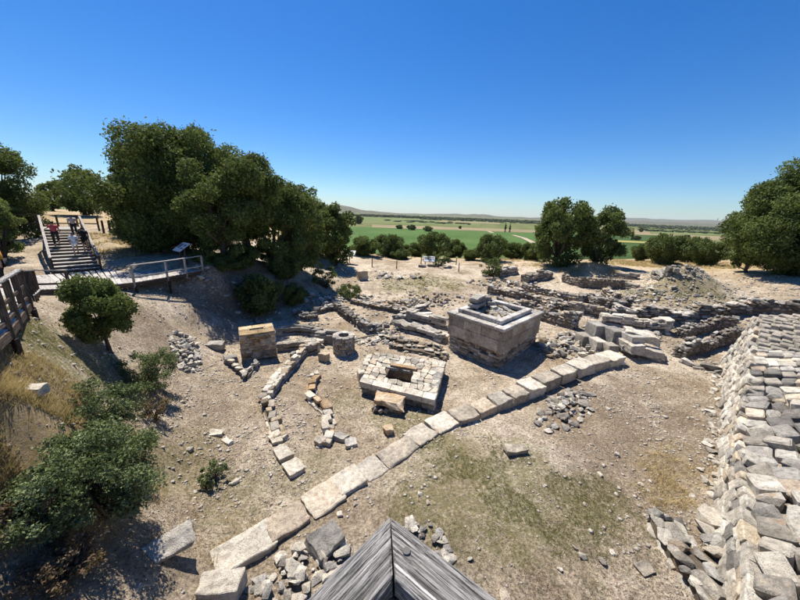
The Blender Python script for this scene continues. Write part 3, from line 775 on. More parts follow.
# cornice ledge, two steps: lower narrow fillet, then projecting slabs, then inner kerb
for (o_, w_, z0, z1, mt, nm) in ((-.04, .5, 2.123, 2.2, 'weathered_marble', 'fillet'), (-.10, .62, 2.203, 2.38, 'marble', 'ledge_slab'), (.36, .34, 2.383, 2.62, 'marble', 'kerb_block')):
    A0, A1, B0, B1 = o_, AL - o_, o_, AW - o_
    if nm == 'kerb_block': A1 = AL - .75
    for k in range(3):
        x0 = A0 + (A1 - A0) * k / 3 + (e if k else 0); x1 = A0 + (A1 - A0) * (k + 1) / 3
        panel(x0, x1, B0, B0 + w_, z0, z1, mt, nm, .025); panel(x0, x1, B1 - w_, B1, z0, z1, mt, nm, .025)
    for k in range(2):
        y0 = B0 + w_ + e; y1 = B1 - w_ - e; m0 = y0 + (y1 - y0) * k / 2; m1 = y0 + (y1 - y0) * (k + 1) / 2 - e
        panel(A0, A0 + w_, m0, m1, z0, z1, mt, nm, .025); panel(A1 - w_, A1, m0, m1, z0, z1, mt, nm, .025)
panel(.5, AL - .5, .5, AW - .5, 2.15, 2.3, 'core_earth', 'infill')
for _ in range(70):
    a = random.uniform(.8, AL - 1.2); b = random.uniform(.75, AW - .75); s = random.uniform(.14, .45)
    q = AP(a, b, 2.34 + s * .12); stone(alt, q, (s * 1.5, s, s * .55), random.uniform(0, 6), 'rubble', pick(('grey_stone', 'marble', 'brown_stone')), .25)
for (a, b, z, L, W, T, r) in ((1.9, 2.9, 2.72, 1.5, .6, .22, .1), (2.0, 2.95, 2.95, 1.3, .55, .2, .05), (1.8, 2.85, 3.17, 1.4, .5, .16, .2), (2.9, 2.6, 2.66, .7, .5, .3, .8), (2.9, 2.8, 2.95, .55, .45, .22, .3), (2.7, 2.3, 2.5, .8, .4, .2, 1.1)):
    big_block(alt, AP(a, b, z), (L, W, T), az + r + 1.57 * 0, 'grey_stone', 'slab', (random.uniform(-.05, .05), random.uniform(-.05, .05)), .02)

# ---- low paved altar with a square pit
TL = [P(360, 381, .62), P(435, 399, .62), P(446, 362, .62), P(375, 352, .62)]    # front-left, front-right, back-right, back-left
lo = thing('paved_altar', 'low square altar platform paved with irregular slabs around a rectangular pit', 'altar', (0.2, 12.2, h(.2, 12.2)))
def bil(u, v, z=0.62):
    a = TL[0].lerp(TL[1], u); b = TL[3].lerp(TL[2], u); q = a.lerp(b, v); return Vector((q.x, q.y, z))
lang = math.atan2((TL[1] - TL[0]).y, (TL[1] - TL[0]).x)
# core with the pit left open: four prisms
PU0, PU1, PV0, PV1 = .30, .66, .26, .58
def prism(name, parent, us, z0, z1, mat):
    vs = [bil(u, v, z) - wl(parent) for z in (z0, z1) for (u, v) in us]; n = len(us)
    fs = [tuple(range(n))[::-1], tuple(range(n, 2 * n))] + [(i, (i + 1) % n, n + (i + 1) % n, n + i) for i in range(n)]
    return link(name, mesh_from(name, vs, fs, mat), parent)
for us in (((.03, .03), (PU0, .03), (PU0, .97), (.03, .97)), ((PU1, .03), (.97, .03), (.97, .97), (PU1, .97)), ((PU0, .03), (PU1, .03), (PU1, PV0), (PU0, PV0)), ((PU0, PV1), (PU1, PV1), (PU1, .97), (PU0, .97))):
    prism('core', lo, us, -.3, .55, 'core_earth')
prism('pit_lining', lo, ((PU0, PV1 - .005), (PU1, PV1 - .005), (PU1, PV1 + .07), (PU0, PV1 + .07)), .05, .72, 'orange_stone')
# voronoi-like paving: irregular slabs grown on a jittered grid
nu, nv = 11, 9
gpt = {}
for i in range(nu + 1):
    for j in range(nv + 1):
        ju = 0 if i in (0, nu) else random.uniform(-.32, .32) / nu; jv = 0 if j in (0, nv) else random.uniform(-.32, .32) / nv
        gpt[i, j] = (i / nu + ju, j / nv + jv)
for i in range(nu):
    for j in range(nv):
        uc, vc = (i + .5) / nu, (j + .5) / nv
        if PU0 - .02 < uc < PU1 + .02 and PV0 - .03 < vc < PV1 + .03: continue
        if j == 0: continue
        cs = [gpt[i, j], gpt[i + 1, j], gpt[i + 1, j + 1], gpt[i, j + 1]]
        cs = [tuple(np.array(c) * .93 + np.array((uc, vc)) * .07) for c in cs]
        # cut the corners so that no slab is a plain quad
        us = []
        for k in range(4):
            p0, p1, p2 = np.array(cs[k - 1]), np.array(cs[k]), np.array(cs[(k + 1) % 4]); t = random.uniform(.08, .34)
            us += [tuple(p1 + (p0 - p1) * t * .6), tuple(p1 + (p2 - p1) * t * .6)]
        o = prism('paving_slab', lo, us, .48, .62 + random.uniform(-.02, .035), pick(('limestone', 'pale_limestone', 'limestone', 'warm_limestone')))
# long edge blocks front row, then side courses
s = 0
for (u0, u1) in ((0, .17), (.175, .42), (.425, .62), (.625, .84), (.845, 1)):
    prism('edge_block', lo, ((u0, -.03), (u1, -.03), (u1, .105), (u0, .105)), .38, .63 + random.uniform(-.01, .02), pick(('limestone', 'grey_stone', 'pale_limestone')))
for c, z in ((0, .02), (1, .22)):
    for (pa, pb, nn) in ((TL[0], TL[1], -1), (TL[1], TL[2], -1), (TL[2], TL[3], -1), (TL[3], TL[0], -1)):
        d = (pb - pa); L = d.length; d.normalize(); nn = Vector((d.y, -d.x, 0)); s = .02
        while s < L - .1:
            ln = random.uniform(.28, .62); q = pa + d * min(s + ln / 2, L - ln / 2) - nn * (.16 + random.uniform(0, .06))
            stone(lo, (q.x, q.y, z + .08), (ln * 1.0, .3, .21), math.atan2(d.y, d.x), 'block', pick(('grey_stone', 'brown_stone', 'dark_stone')), .04)
            s += ln * 1.02
for k in range(6):
    pa, pb = TL[1], TL[2]; d = (pb - pa).normalized(); q = pa.lerp(pb, (k + .5) / 6) - Vector((d.y, -d.x, 0)) * .18
    stone(lo, (q.x, q.y, .52), (.58, .42, .22), math.atan2(d.y, d.x), 'block', 'grey_stone', .03, 'edge_block')
# loose stone curb left of the platform
for k in range(5):
    q = TL[0].lerp(TL[3], .35 + k * .13) + Vector((-.22, 0, 0)); stone(lo, (q.x, q.y, .32), (.5, .35, .5), random.uniform(1.2, 1.9), 'block', 'pale_limestone', .1, 'edge_block')

# ---- broken reddish slab on stones in front of it
q = G(388, 409)
sl_ = thing('offering_slab', 'broken orange stained slab propped on small stones before the low altar', 'slab', q)
big_block(sl_, q + Vector((0.0, .05, .42)), (1.35, .85, .2), lang + .12, 'orange_stone', 'slab_top', (.03, -.04), .05, 5, .14)
big_block(sl_, q + Vector((.48, -.02, .14)), (.34, .75, .42), lang + .1, 'orange_stone', 'support_block', amp=.03)
for dx, dy, s in ((-.5, -.25, .3), (-.28, -.32, .26), (-.05, -.28, .28), (-.4, .05, .34), (.15, -.2, .3), (-.62, -.1, .22), (0, .2, .3)):
    stone(sl_, q + Vector((dx, dy, .12)), (s, s * .8, s * .9), random.uniform(0, 3), 'rubble', 'dark_stone', .2)

# ---- square pier of small stones with an orange top
pA, pB = P(242, 360, .12), P(277, 354, .12)
pd = (pB - pA); pL = pd.length; pd.normalize(); pn = Vector((-pd.y, pd.x, 0)); pr = math.atan2(pd.y, pd.x)
pz = h(pA.x, pA.y) - .05
pier = thing('stone_pier', 'square stone pier of small courses with a pale orange slab top and slot', 'pier', (pA.x, pA.y, pz))
PH = 1.5
def PP(a, b, z): return Vector((pA.x, pA.y, pz)) + pd * a + pn * b + Vector((0, 0, z))
PW = 1.35
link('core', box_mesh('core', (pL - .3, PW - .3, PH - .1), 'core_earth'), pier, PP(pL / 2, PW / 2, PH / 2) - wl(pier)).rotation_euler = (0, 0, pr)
for c in range(10):
    z = c * .145 + .02
    for (o0, dv, L, nvv) in ((PP(0, 0, 0), pd, pL, -pn), (PP(0, 0, 0), pn, PW, -pd), (PP(pL, 0, 0), pn, PW, pd), (PP(0, PW, 0), pd, pL, pn)):
        s = 0
        while s < L - .04:
            ln = random.uniform(.16, .36); q = o0 + dv * min(s + ln / 2, L - ln / 2) - nvv * (.12 + random.uniform(-.012, .02))
            stone(pier, (q.x, q.y, pz + z + .07), (ln * 1.0, .26, .15), math.atan2(dv.y, dv.x), 'block', pick(('brown_stone', 'brown_stone', 'orange_stone', 'limestone')), .02)
            s += ln
for (i0, i1, j0, j1) in ((0, .5, 0, .4), (.5, 1, 0, .4), (0, .3, .4, .62), (.7, 1, .4, .62), (0, .38, .62, 1), (.38, .74, .62, 1), (.74, 1, .62, 1)):
    big_block(pier, PP((i0 + i1) / 2 * pL, (j0 + j1) / 2 * PW, PH - .03), ((i1 - i0) * pL - .01, (j1 - j0) * PW - .01, .13), pr, 'tile_top', 'top_slab', (0, 0), .012, 3, .015)
link('slot', box_mesh('slot', (pL * .42, PW * .24, .02), 'core_earth', .004), pier, PP(pL / 2, PW * .51, PH - .05) - wl(pier)).rotation_euler = (0, 0, pr)

# ---- round well
wc = P(344, 351, 0); wz = h(wc.x, wc.y) - .05
well = thing('stone_well', 'round stone well head with a dark open mouth', 'well', (wc.x, wc.y, wz))
for c in range(7):
    n = 17
    for k in range(n):
        a = 6.2832 * (k + .5 * (c % 2)) / n + random.uniform(-.05, .05); rr = .50
        stone(well, (wc.x + math.cos(a) * rr, wc.y + math.sin(a) * rr, wz + .07 + c * .145), (.21, .26, .15), a + 1.571, 'block', pick(('grey_stone', 'brown_stone', 'limestone')), .04)
n = 9
for k in range(n):
    a = 6.2832 * (k + .3) / n
    stone(well, (wc.x + math.cos(a) * .47, wc.y + math.sin(a) * .47, wz + 1.08), (.36, .34, .11), a + 1.571, 'block', pick(('limestone', 'grey_stone')), .05, 'rim_slab')
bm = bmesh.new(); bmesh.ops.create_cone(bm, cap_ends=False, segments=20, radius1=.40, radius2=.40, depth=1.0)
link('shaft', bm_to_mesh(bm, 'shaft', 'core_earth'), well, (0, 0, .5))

# ---- block row running diagonally across the site
row_px = [(187, 573), (222, 548), (254, 530), (284, 513), (305, 500), (335, 482), (366, 464), (405, 441), (441, 421), (478, 413), (500, 411), (522, 400), (553, 386), (574, 373), (598, 360), (628, 348)]
rA, rB, rC = G(206, 561, .16), G(441, 421, .16), G(628, 348, .5)
rA.z += .03; rB.z += .12; rC.z += .45
row = [rA, rB, rC]; pl = Poly([(p.x, p.y) for p in row])
def rowz(s, q):
    u = s / pl.l[1]
    z = rA.z + (rB.z - rA.z) * u if u < 1 else rB.z + (rC.z - rB.z) * min(1, (s - pl.l[1]) / (pl.L - pl.l[1]) * 1.6)
    if u < 1: return .5 * max(z, h(q.x, q.y) + .07) + .5 * (h(q.x, q.y) + .10)
    return max(z, h(q.x, q.y) + .07)
drow = thing('block_wall', 'long diagonal row of worn pale limestone blocks edging the sanctuary', 'wall', (row[0].x, row[0].y, h(row[0].x, row[0].y)))
cuts = [0]
for L in (1.3, .95, 1.0, .85, .8, 1.35, 1.05, 1.1, 1.1, .95, .9, .95, 1.0, 1.2, 1.25, 1.3, 1.3, 1.3, 1.35, 1.35, 1.4, 1.4, 1.4, 1.4):
    if cuts[-1] + L > pl.L: break
    cuts.append(cuts[-1] + L)
for i, (a, b) in enumerate(zip(cuts[:-1], cuts[1:])):
    q, d, nn = pl.at((a + b) / 2); q0, _, _ = pl.at(a); q1, _, _ = pl.at(b)
    dd = (q1 - q0); L = dd.length * random.uniform(.96, 1.0); w = random.uniform(.70, .92); T = .55
    ztop = rowz((a + b) / 2, q) + random.uniform(-.04, .04)
    big_block(drow, (q.x + nn.x * random.uniform(-.05, .05), q.y + nn.y * random.uniform(-.05, .05), ztop - T / 2), (L, w, T), math.atan2(dd.y, dd.x) + random.uniform(-.04, .04),
              'warm_limestone' if i in (1, 2, 9) else ('limestone' if i in (4, 10) else 'pale_limestone'), 'block', (random.uniform(-.05, .05), random.uniform(-.03, .03)), .034, 6, .05)
# flat foundation slabs beside the row
for (px, py, L, W, r) in ((283, 455, .62, .42, -.75), (294, 470, .6, .5, -.8), (276, 441, .5, .4, -.9)):
    q = G(px, py); big_block(drow, q + Vector((0, 0, .06)), (L, W, .2), r, 'pale_limestone', 'foundation_slab', amp=.03)
q = G(465, 423, .05); big_block(drow, q + Vector((0, 0, -.1)), (1.6, 1.2, .2), .75, 'pale_limestone', 'foundation_slab', amp=.05)
q = G(424, 438, .05); big_block(drow, q + Vector((.1, -.1, -.12)), (1.9, .8, .2), .72, 'pale_limestone', 'foundation_slab', amp=.05)

# ---- curved double wall beside the pier
arc = [(318, 350), (305, 354), (296, 363), (285, 375), (274, 388), (267, 400), (269, 414), (276, 430), (281, 440)]
rubble_wall('curved_wall', 'outer curved line of stones bending from the pier to the block row', 'wall', pix(arc), lambda u: .55 - .42 * u, .52, (.34, .2), ('limestone', 'pale_limestone', 'brown_stone'), 'block', cap=(.36, .16))
arc2 = [(315, 377), (311, 389), (312, 398), (319, 407), (328, 414), (330, 424), (327, 436), (322, 446)]
rubble_wall('curved_wall', 'inner curved line of low pale stones facing the paved altar', 'wall', pix(arc2), lambda u: .3 - .14 * u, .45, (.36, .2), ('limestone', 'pale_limestone', 'orange_stone'), 'block', cap=(.4, .16))
rubble_wall('low_wall', 'short crumbling stone line before the foot of the square pier', 'wall', pix([(229, 362), (240, 370), (246, 380), (257, 366)]), .3, .4, (.4, .2), ('limestone', 'grey_stone'), 'rubble', cap=(.4, .2))
rubble_wall('low_wall', 'straight grey wall of long slabs from the pier to the well', 'wall', pix([(277, 334), (297, 333), (318, 336)], .0), .5, .55, (.8, .25), ('grey_stone',), 'block', cap=(.8, .14))
rubble_wall('low_wall', 'stepped stones beside the pier, below the long grey slabs', 'wall', pix([(278, 350), (296, 348), (316, 346)]), .38, .45, (.6, .22), ('pale_limestone', 'limestone'), 'block', cap=(.5, .15))
# courtyard behind the well
rubble_wall('low_wall', 'back wall of the small courtyard below the shaded bank', 'wall', pix([(312, 313), (336, 309)]), .45, .6, (.4, .22), ('grey_stone', 'dark_stone'), 'rubble', cap=(.4, .18))
rubble_wall('low_wall', 'slanting grey wall closing the courtyard behind the round well', 'wall', pix([(337, 309), (347, 317), (358, 325), (371, 333)]), .6, .7, (.4, .22), ('grey_stone', 'dark_stone'), 'rubble', cap=(.4, .18))
rubble_wall('low_wall', 'dark broken wall stub at the foot of the shaded bank', 'wall', pix([(296, 313), (305, 320), (318, 319)]), .5, .6, (.45, .22), ('grey_stone', 'dark_stone'), 'rubble', cap=(.45, .2))
rubble_wall('low_wall', 'short slab wall touching the round well', 'wall', pix([(316, 343), (332, 343)]), .75, .45, (.6, .3), ('grey_stone',), 'block', cap=(.6, .15))
rubble_wall('low_wall', 'thin line of grey slabs leaving the round well', 'wall', pix([(354, 340), (372, 336), (384, 338)]), .2, .4, (.5, .18), ('grey_stone',), 'slab')
heap('rubble_pile', 'grey tumbled stones where the courtyard wall meets the seat rows', 'rubble', G(388, 329), 1.9, 1.2, 60, .5, ('grey_stone', 'dark_stone', 'limestone'), .3, .4)
# seat-like slab rows left of the tall altar
for k, (a, b, hh) in enumerate((((390, 346), (447, 359), .28), ((378, 338), (441, 351), .3), ((398, 328), (440, 340), .5), ((408, 319), (441, 327), .75))):
    labs = ('lowest band of loose rubble between paved and tall altars', 'band of flat stones behind the paved altar', 'row of long grey slabs left of the tall altar', 'topmost slab row left of the tall altar')
    rubble_wall('slab_row', labs[k], 'wall', pix([a, b]), hh, .7 if k > 1 else .8, (.75, .25) if k > 1 else (.4, .2), ('grey_stone', 'limestone') if k > 1 else ('limestone', 'brown_stone', 'pale_limestone'), 'block' if k > 1 else 'rubble', cap=(.9, .14) if k > 1 else (.4, .16))
rubble_wall('slab_row', 'short stepped slab wall left end of the seat rows', 'wall', pix([(396, 322), (413, 315), (424, 310)]), .55, .7, (.7, .22), ('limestone', 'grey_stone'), 'slab', cap=(.9, .14))

# ---- cut blocks right of the altar
cb = P(604, 338, .9); cbl = thing('block_stack', 'stack of large squared grey blocks, stepped and with a broken end', 'stone blocks', (cb.x, cb.y, h(cb.x, cb.y)))
ba = math.atan2(P(636, 342, 1.4).y - P(589, 319, 1.4).y, P(636, 342, 1.4).x - P(589, 319, 1.4).x)
def cut(px, py, z, L, W, T, mat='limestone', r=0, tilt=(0, 0)): big_block(cbl, P(px, py, z) - Vector((0, 0, T / 2)), (L, W, T), ba + r, mat, 'block', tilt, .018, 3, .02)
a0, a1 = P(589, 321, 1.75), P(640, 336, 1.75)
for t0, t1, ex in ((0, .36, 0), (.37, .70, 0), (.71, 1.05, .03)):
    m = a0.lerp(a1, (t0 + t1) / 2); L = (a1 - a0).length * (t1 - t0)
    big_block(cbl, m - Vector((0, 0, .45)), (L, .75 + ex, .9), ba, 'grey_stone', 'block', (0, 0), .018, 3, .02)
b0, b1 = P(578, 332, 1.15), P(617, 346, 1.15)
for t0, t1 in ((0, .34), (.35, .72), (.73, 1.0)):
    m = b0.lerp(b1, (t0 + t1) / 2); L = (b1 - b0).length * (t1 - t0)
    big_block(cbl, m - Vector((0, 0, .35)), (L, .6, .7), ba, 'limestone', 'block', (0, 0), .018, 3, .02)
big_block(cbl, P(630, 341, 1.4) - Vector((0, 0, .25)), (1.5, .8, .5), ba - .1, 'limestone', 'block', amp=.05)
big_block(cbl, P(643, 331, 1.9) - Vector((0, 0, .3)), (1.6, 1.0, .5), ba + .9, 'pale_limestone', 'block', (.05, .05), .09, 4, .14)
big_block(cbl, P(644, 347, 1.2) - Vector((0, 0, .2)), (1.9, .7, .45), ba + .95, 'limestone', 'block', (.05, .03), .05, 4, .08)
big_block(cbl, P(652, 352, .9) - Vector((0, 0, .2)), (1.3, .8, .4), ba + .3, 'grey_stone', 'block', (0, .1), .06)
heap('rubble_pile', 'pale broken stones filling the gap before the squared blocks', 'rubble', G(585, 350), 2.3, 1.2, 120, .42, ('limestone', 'pale_limestone', 'grey_stone'), ba, .45)
heap('rubble_pile', 'scattered stones in the shadow behind the tall altar corner', 'rubble', G(556, 350), 1.6, 1.3, 55, .55, ('limestone', 'brown_stone', 'grey_stone'), .6, .4)
heap('rubble_pile', 'dark small rubble along the outer side of the block row', 'rubble', G(567, 408), 2.2, .8, 110, .34, ('grey_stone', 'limestone', 'dark_stone'), .72, .25)
heap('rubble_pile', 'pale loose stone pile on the left earth slope', 'rubble', G(186, 352), 1.7, .6, 120, .36, ('limestone', 'pale_limestone', 'grey_stone'), 2.2, .3)
heap('rubble_pile', 'loose stones under the timber rail corner', 'rubble', G(300, 575), 1.1, .5, 50, .32, ('limestone', 'pale_limestone', 'grey_stone'), .5, .18)
heap('rubble_pile', 'weathered stone lumps just beyond the timber rail corner', 'rubble', G(425, 538), .75, .35, 34, .3, ('limestone', 'grey_stone'), -.6, .15)

# ---- fortification wall on the right: battered ashlar face, far corner, slabs on the head
WB = Vector((18.2, 15.8)); WD = Vector((-.707, -.707)); WN = Vector((-.707, .707)); WL = 17.5
WH, BAT, WZ = 3.3, .22, .35
fort = thing('fortification_wall', 'massive sloping wall of pale fitted stones with a collapsed near part', 'wall', (WB.x, WB.y, WZ))
def WP(s, z, depth=0.0):    # s along the base from the far corner, z up the face, depth into the wall
    q = WB + WD * s - WN * (BAT * z + depth); return Vector((q.x, q.y, WZ + z))
def whd(s): return max(1.25, 3.3 - .215 * s) + .12 * float(vnoise(s * 1.3, 0, 61))     # the head sinks toward the collapsed near part
def wsurf(s, d):    # height of the stone mass at depth d behind the foot line
    hd_ = whd(s); t = hd_ * BAT
    return d / BAT if d < t else hd_ + (.28 + .22 * max(0, min(1, (s - 3) / 5))) * (d - t) + .12 * float(vnoise(s * .9, d * .9, 62))
def WQ(s, d, z): q = WB + WD * s - WN * d; return Vector((q.x, q.y, WZ + z))
vs, fs = [], []; n = 60; DD = (.0, .12, .25, .4, .55, .7, .85, 1.0, 1.3, 1.7, 2.3, 3.2, 4.5, 6.2, 8.5)
for i in range(n + 1):
    s = .2 + (WL - .2) * i / n
    vs += [WQ(s, .22, -.6)] + [WQ(s, d + .2, max(-.1, wsurf(s, d) - .1)) for d in DD] + [WQ(s, DD[-1] + .2, -.6)]
m = len(DD) + 2
for i in range(n):
    for j in range(m - 1): k = i * m + j; fs.append((k, k + m, k + m + 1, k + 1))
fs += [tuple(range(m)), tuple(n * m + j for j in range(m))[::-1]]
link('core', mesh_from('core', [v - wl(fort) for v in vs], fs, 'rubble_earth'), fort)
fr = math.atan2(WD.y, WD.x); tiltb = math.atan(BAT)
pieces = []; z = -.05
while z < 3.3:
    ch = random.uniform(.19, .27); s = random.uniform(0, .2)
    while s < 17:
        ln = random.uniform(.28, .62); c_ = random.uniform(-.03, .03)
        if z + ch * .5 < whd(s) and random.random() > .02: pieces.append((s, z + c_, ln, ch))
        s += ln
    z += ch
pieces.sort(key=lambda p: -((p[2] * p[3]) / (WP(p[0], p[1]) - Vector((0, 0, H))).length_squared))
ev, ef = [], []
R_ = Matrix.Rotation(fr, 3, 'Z') @ Matrix.Rotation(-tiltb, 3, 'X')
for k, (s, z, ln, ch) in enumerate(pieces):
    q = WP(s + ln / 2, z + ch / 2, .15 - random.uniform(0, .09))
    mat = pick(('limestone', 'pale_limestone', 'limestone', 'limestone', 'warm_limestone', 'grey_stone'))
    dims = (ln * random.uniform(.94, 1.04), .42, ch * random.uniform(.92, 1.12))
    if k < 298:
        o = stone(fort, q, dims, fr, 'block', mat, .05); flip = abs(o.rotation_euler.z - fr) > 1
        o.rotation_euler.x += tiltb * (1 if flip else -1)
    else:
        me_ = shape('block', random.randrange(STONE_N), 'pale_limestone'); off = len(ev)
        ev += [R_ @ Vector((v.co.x * dims[0], v.co.y * dims[1], v.co.z * dims[2])) + q - wl(fort) for v in me_.vertices]
        ef += [tuple(i + off for i in p.vertices) for p in me_.polygons]
if ev:
    o = link('far_stones', mesh_from('far_stones', ev, ef, 'limestone'), fort); o['kind'] = 'stuff'
# the broken head: stones bedded close together, long slabs at the far end, rounded boulders nearer
nb = 0; s = .15; heads = []; hv_, hf_ = [], []
while s < 17.2:
    near = max(0, min(1, (s - 5.5) / 4)); wd = random.uniform(.28, .52) * (1 + .25 * near); d = whd(s) * BAT + random.uniform(.02, .16)
    while d < 6.2 - near * 2.0:
        L = random.uniform(.26, .40) * (1 + .3 * near); heads.append((s, d, L, wd, near)); d += L
    s += wd
heads.sort(key=lambda p: (WQ(p[0], p[1], 2) - Vector((0, 0, H))).length)
for k, (s, d, L, wd, near) in enumerate(heads):
    big = random.random() < .16 * near
    t = random.uniform(.2, .32) * (1 + .6 * near) * (1.3 if big else 1)
    q = WQ(s + wd / 2, d + L / 2, wsurf(s, d + L / 2) - .03 + random.uniform(-.03, .035) * (1 + near))
    kind = 'block' if random.random() > .3 * near else 'rubble'; ti = .07 + .14 * near
    mat = pick(('limestone', 'limestone', 'limestone', 'grey_stone', 'warm_limestone' if random.random() > .5 else 'grey_stone'))
    if k >= 298:
        hs_ = shape(kind, random.randrange(STONE_N), 'limestone'); off = len(hv_); Rz = Matrix.Rotation(fr + 1.571 + random.uniform(-.3, .3), 3, 'Z')
        hv_ += [Rz @ Vector((v.co.x * L * 1.06, v.co.y * wd * 1.06, v.co.z * t)) + q - wl(fort) for v in hs_.vertices]; hf_ += [tuple(i + off for i in p.vertices) for p in hs_.polygons]
    if k < 298:
        o = stone(fort, q + Vector((0, 0, -.05)), (L * (1.1 + .25 * big), wd * (1.06 + .2 * big), t), 0, kind, mat, 0, 'head_stone')
        sl2 = math.atan(.28 + .22 * max(0, min(1, (s - 3) / 5)))
        o.rotation_euler = (random.uniform(-ti, ti) * .6, -sl2 + random.uniform(-ti, ti) * .6, fr + 1.571 + random.uniform(-.16, .16) * (1 + 1.5 * near))
if hv_:
    o = link('far_head_stones', mesh_from('far_head_stones', hv_, hf_, 'limestone'), fort); o['kind'] = 'stuff'
for k in range(70):
    s = random.uniform(.2, 13); q = WP(s, 0, -random.uniform(.0, .3)); sz = random.uniform(.08, .28)
    stone(fort, Vector((q.x, q.y, h(q.x, q.y) + sz * .1)), (sz * 1.3, sz, sz * .7), random.uniform(0, 6), 'rubble', pick(('limestone', 'pale_limestone')), .3, 'foot_stone')

# stone footing at the bottom right
foot = [(662, 522), (672, 545), (690, 570), (712, 600), (735, 640)]
rubble_wall('stone_footing', 'low footing of long upright stones beside the collapsed wall', 'wall', pix(foot), .3, .8, (.34, .16), ('limestone', 'grey_stone', 'warm_limestone', 'limestone'), 'rubble', cap=(.42, .17))
heap('rubble_pile', 'big flat stones between the footing and the collapsed wall', 'rubble', G(748, 565), 1.5, .7, 44, .6, ('limestone', 'grey_stone', 'pale_limestone'), .8, .2, 'slab')

# ---- ruin walls at the back right
BW = [
 ('long brown wall with a tall rubble face behind the tall altar', [(497, 307), (535, 317), (575, 329)], 1.05, .8, (.36, .2), ('brown_stone', 'grey_stone', 'limestone'), 'rubble'),
 ('long low wall running parallel behind the brown rubble wall', [(488, 292), (530, 302), (568, 311)], .7, .8, (.4, .2), ('brown_stone', 'limestone', 'grey_stone'), 'rubble'),
 ('short block wall at the edge of the straw grass', [(524, 283), (549, 277)], .8, .9, (.6, .28), ('grey_stone', 'brown_stone'), 'block'),
 ('low broken wall stub near the hill edge bushes', [(497, 276), (515, 273)], .7, .9, (.6, .28), ('grey_stone', 'brown_stone'), 'block'),
 ('curved retaining wall of dark small stones on the plateau', [(563, 281), (580, 287), (601, 289), (622, 288)], .95, .7, (.32, .18), ('dark_stone', 'brown_stone'), 'rubble'),
 ('low wall stepping down beside a squared stone post', [(567, 311), (590, 315), (612, 318)], .7, .6, (.4, .2), ('dark_stone', 'brown_stone'), 'block'),
 ('small square stub of brown stones on the plateau', [(568, 303), (581, 304)], .7, .7, (.4, .2), ('brown_stone', 'dark_stone'), 'block'),
 ('dark sloping stone bank beside the plateau walls', [(588, 303), (603, 309), (628, 308)], .9, .9, (.34, .18), ('dark_stone', 'grey_stone'), 'rubble'),
 ('long flat slab row on the plateau', [(613, 284), (632, 287)], .35, .7, (.9, .25), ('grey_stone', 'limestone'), 'block'),
 ('short row of dark blocks before the straw grass', [(616, 277), (634, 279)], .45, .7, (.8, .3), ('grey_stone', 'dark_stone'), 'block'),
 ('single dark block line at the foot of the stony mound', [(654, 277), (671, 275)], .6, .7, (1.0, .35), ('dark_stone', 'grey_stone'), 'block'),
 ('layered slab wall along the bank above the sunken corner', [(613, 316), (640, 318), (665, 321), (690, 318)], .8, .9, (.7, .2), ('limestone', 'grey_stone', 'pale_limestone'), 'slab'),
 ('broken slab wall running toward the fortification corner', [(690, 316), (715, 316), (745, 312)], .85, .9, (.6, .22), ('limestone', 'grey_stone', 'brown_stone'), 'rubble'),
 ('upper curved dark rubble wall in the sunken corner', [(680, 338), (695, 333), (715, 328), (734, 328)], .8, .6, (.26, .16), ('dark_stone', 'grey_stone'), 'rubble'),
 ('lower curved dark rubble wall in the sunken corner', [(678, 358), (692, 353), (714, 347), (735, 342)], .95, .6, (.28, .17), ('dark_stone', 'grey_stone'), 'rubble'),
 ('low slab edge at the end of the earth terrace', [(682, 362), (700, 368), (722, 374)], .25, .6, (.6, .22), ('limestone', 'grey_stone'), 'slab'),
 ('inner wall of the long trench behind the brown wall', [(522, 291), (560, 300), (598, 304)], .8, .7, (.36, .2), ('brown_stone', 'grey_stone', 'limestone'), 'rubble'),
 ('short cross wall closing the long trench', [(541, 303), (552, 312)], .7, .7, (.36, .2), ('brown_stone', 'limestone'), 'rubble'),
 ('second short cross wall beside the dark sloping bank', [(604, 296), (617, 304)], .8, .7, (.36, .2), ('brown_stone', 'limestone'), 'rubble'),
 ('straight pale wall between squared blocks and plateau', [(600, 322), (640, 328), (664, 330)], .7, .8, (.5, .2), ('limestone', 'pale_limestone'), 'block'),
 ('dark bank wall behind the far wall corner', [(745, 312), (775, 312), (810, 316)], .9, .9, (.5, .22), ('dark_stone', 'grey_stone'), 'rubble'),
]
for lab, pth, hh, th, sz, mats, kd in BW:
    k_ = random.uniform(0, 50); hv = (lambda u, hh=hh, k_=k_: max(.12, hh * 1.0 * (.95 + .6 * float(vnoise(u * 5 + k_, 0, 77)))))
    rubble_wall('ruin_wall', lab, 'wall', pix(pth), hv, th, sz, mats, kd, cap=(sz[0] * 1.25, sz[1]))
heap('rubble_pile', 'stony mound covered in broken grey rock', 'rubble', G(672, 280), 5.0, 1.8, 200, .34, ('limestone', 'grey_stone', 'pale_limestone'), .55, .25)
heap('rubble_pile', 'tumbled rubble slope between plateau walls and mound', 'rubble', G(640, 300), 3.0, 1.6, 80, .36, ('limestone', 'grey_stone', 'brown_stone'), .2, .25)
heap('rubble_pile', 'scattered stones on the bank above the sunken corner', 'rubble', G(700, 308), 4.0, 1.5, 100, .36, ('limestone', 'grey_stone', 'pale_limestone'), .1, .25)
heap('rubble_pile', 'mixed stones behind the squared blocks', 'rubble', G(650, 325), 2.4, 1.2, 70, .42, ('limestone', 'pale_limestone', 'brown_stone'), .1, .3)
heap('rubble_pile', 'small stones over the hollow behind the courtyard', 'rubble', G(345, 298), 2.6, 1.3, 70, .4, ('grey_stone', 'limestone'), .2, .2)
heap('rubble_pile', 'rubble on the slope between seat rows and grassy bank', 'rubble', G(430, 300), 3.4, 1.4, 90, .4, ('grey_stone', 'brown_stone'), .1, .2)
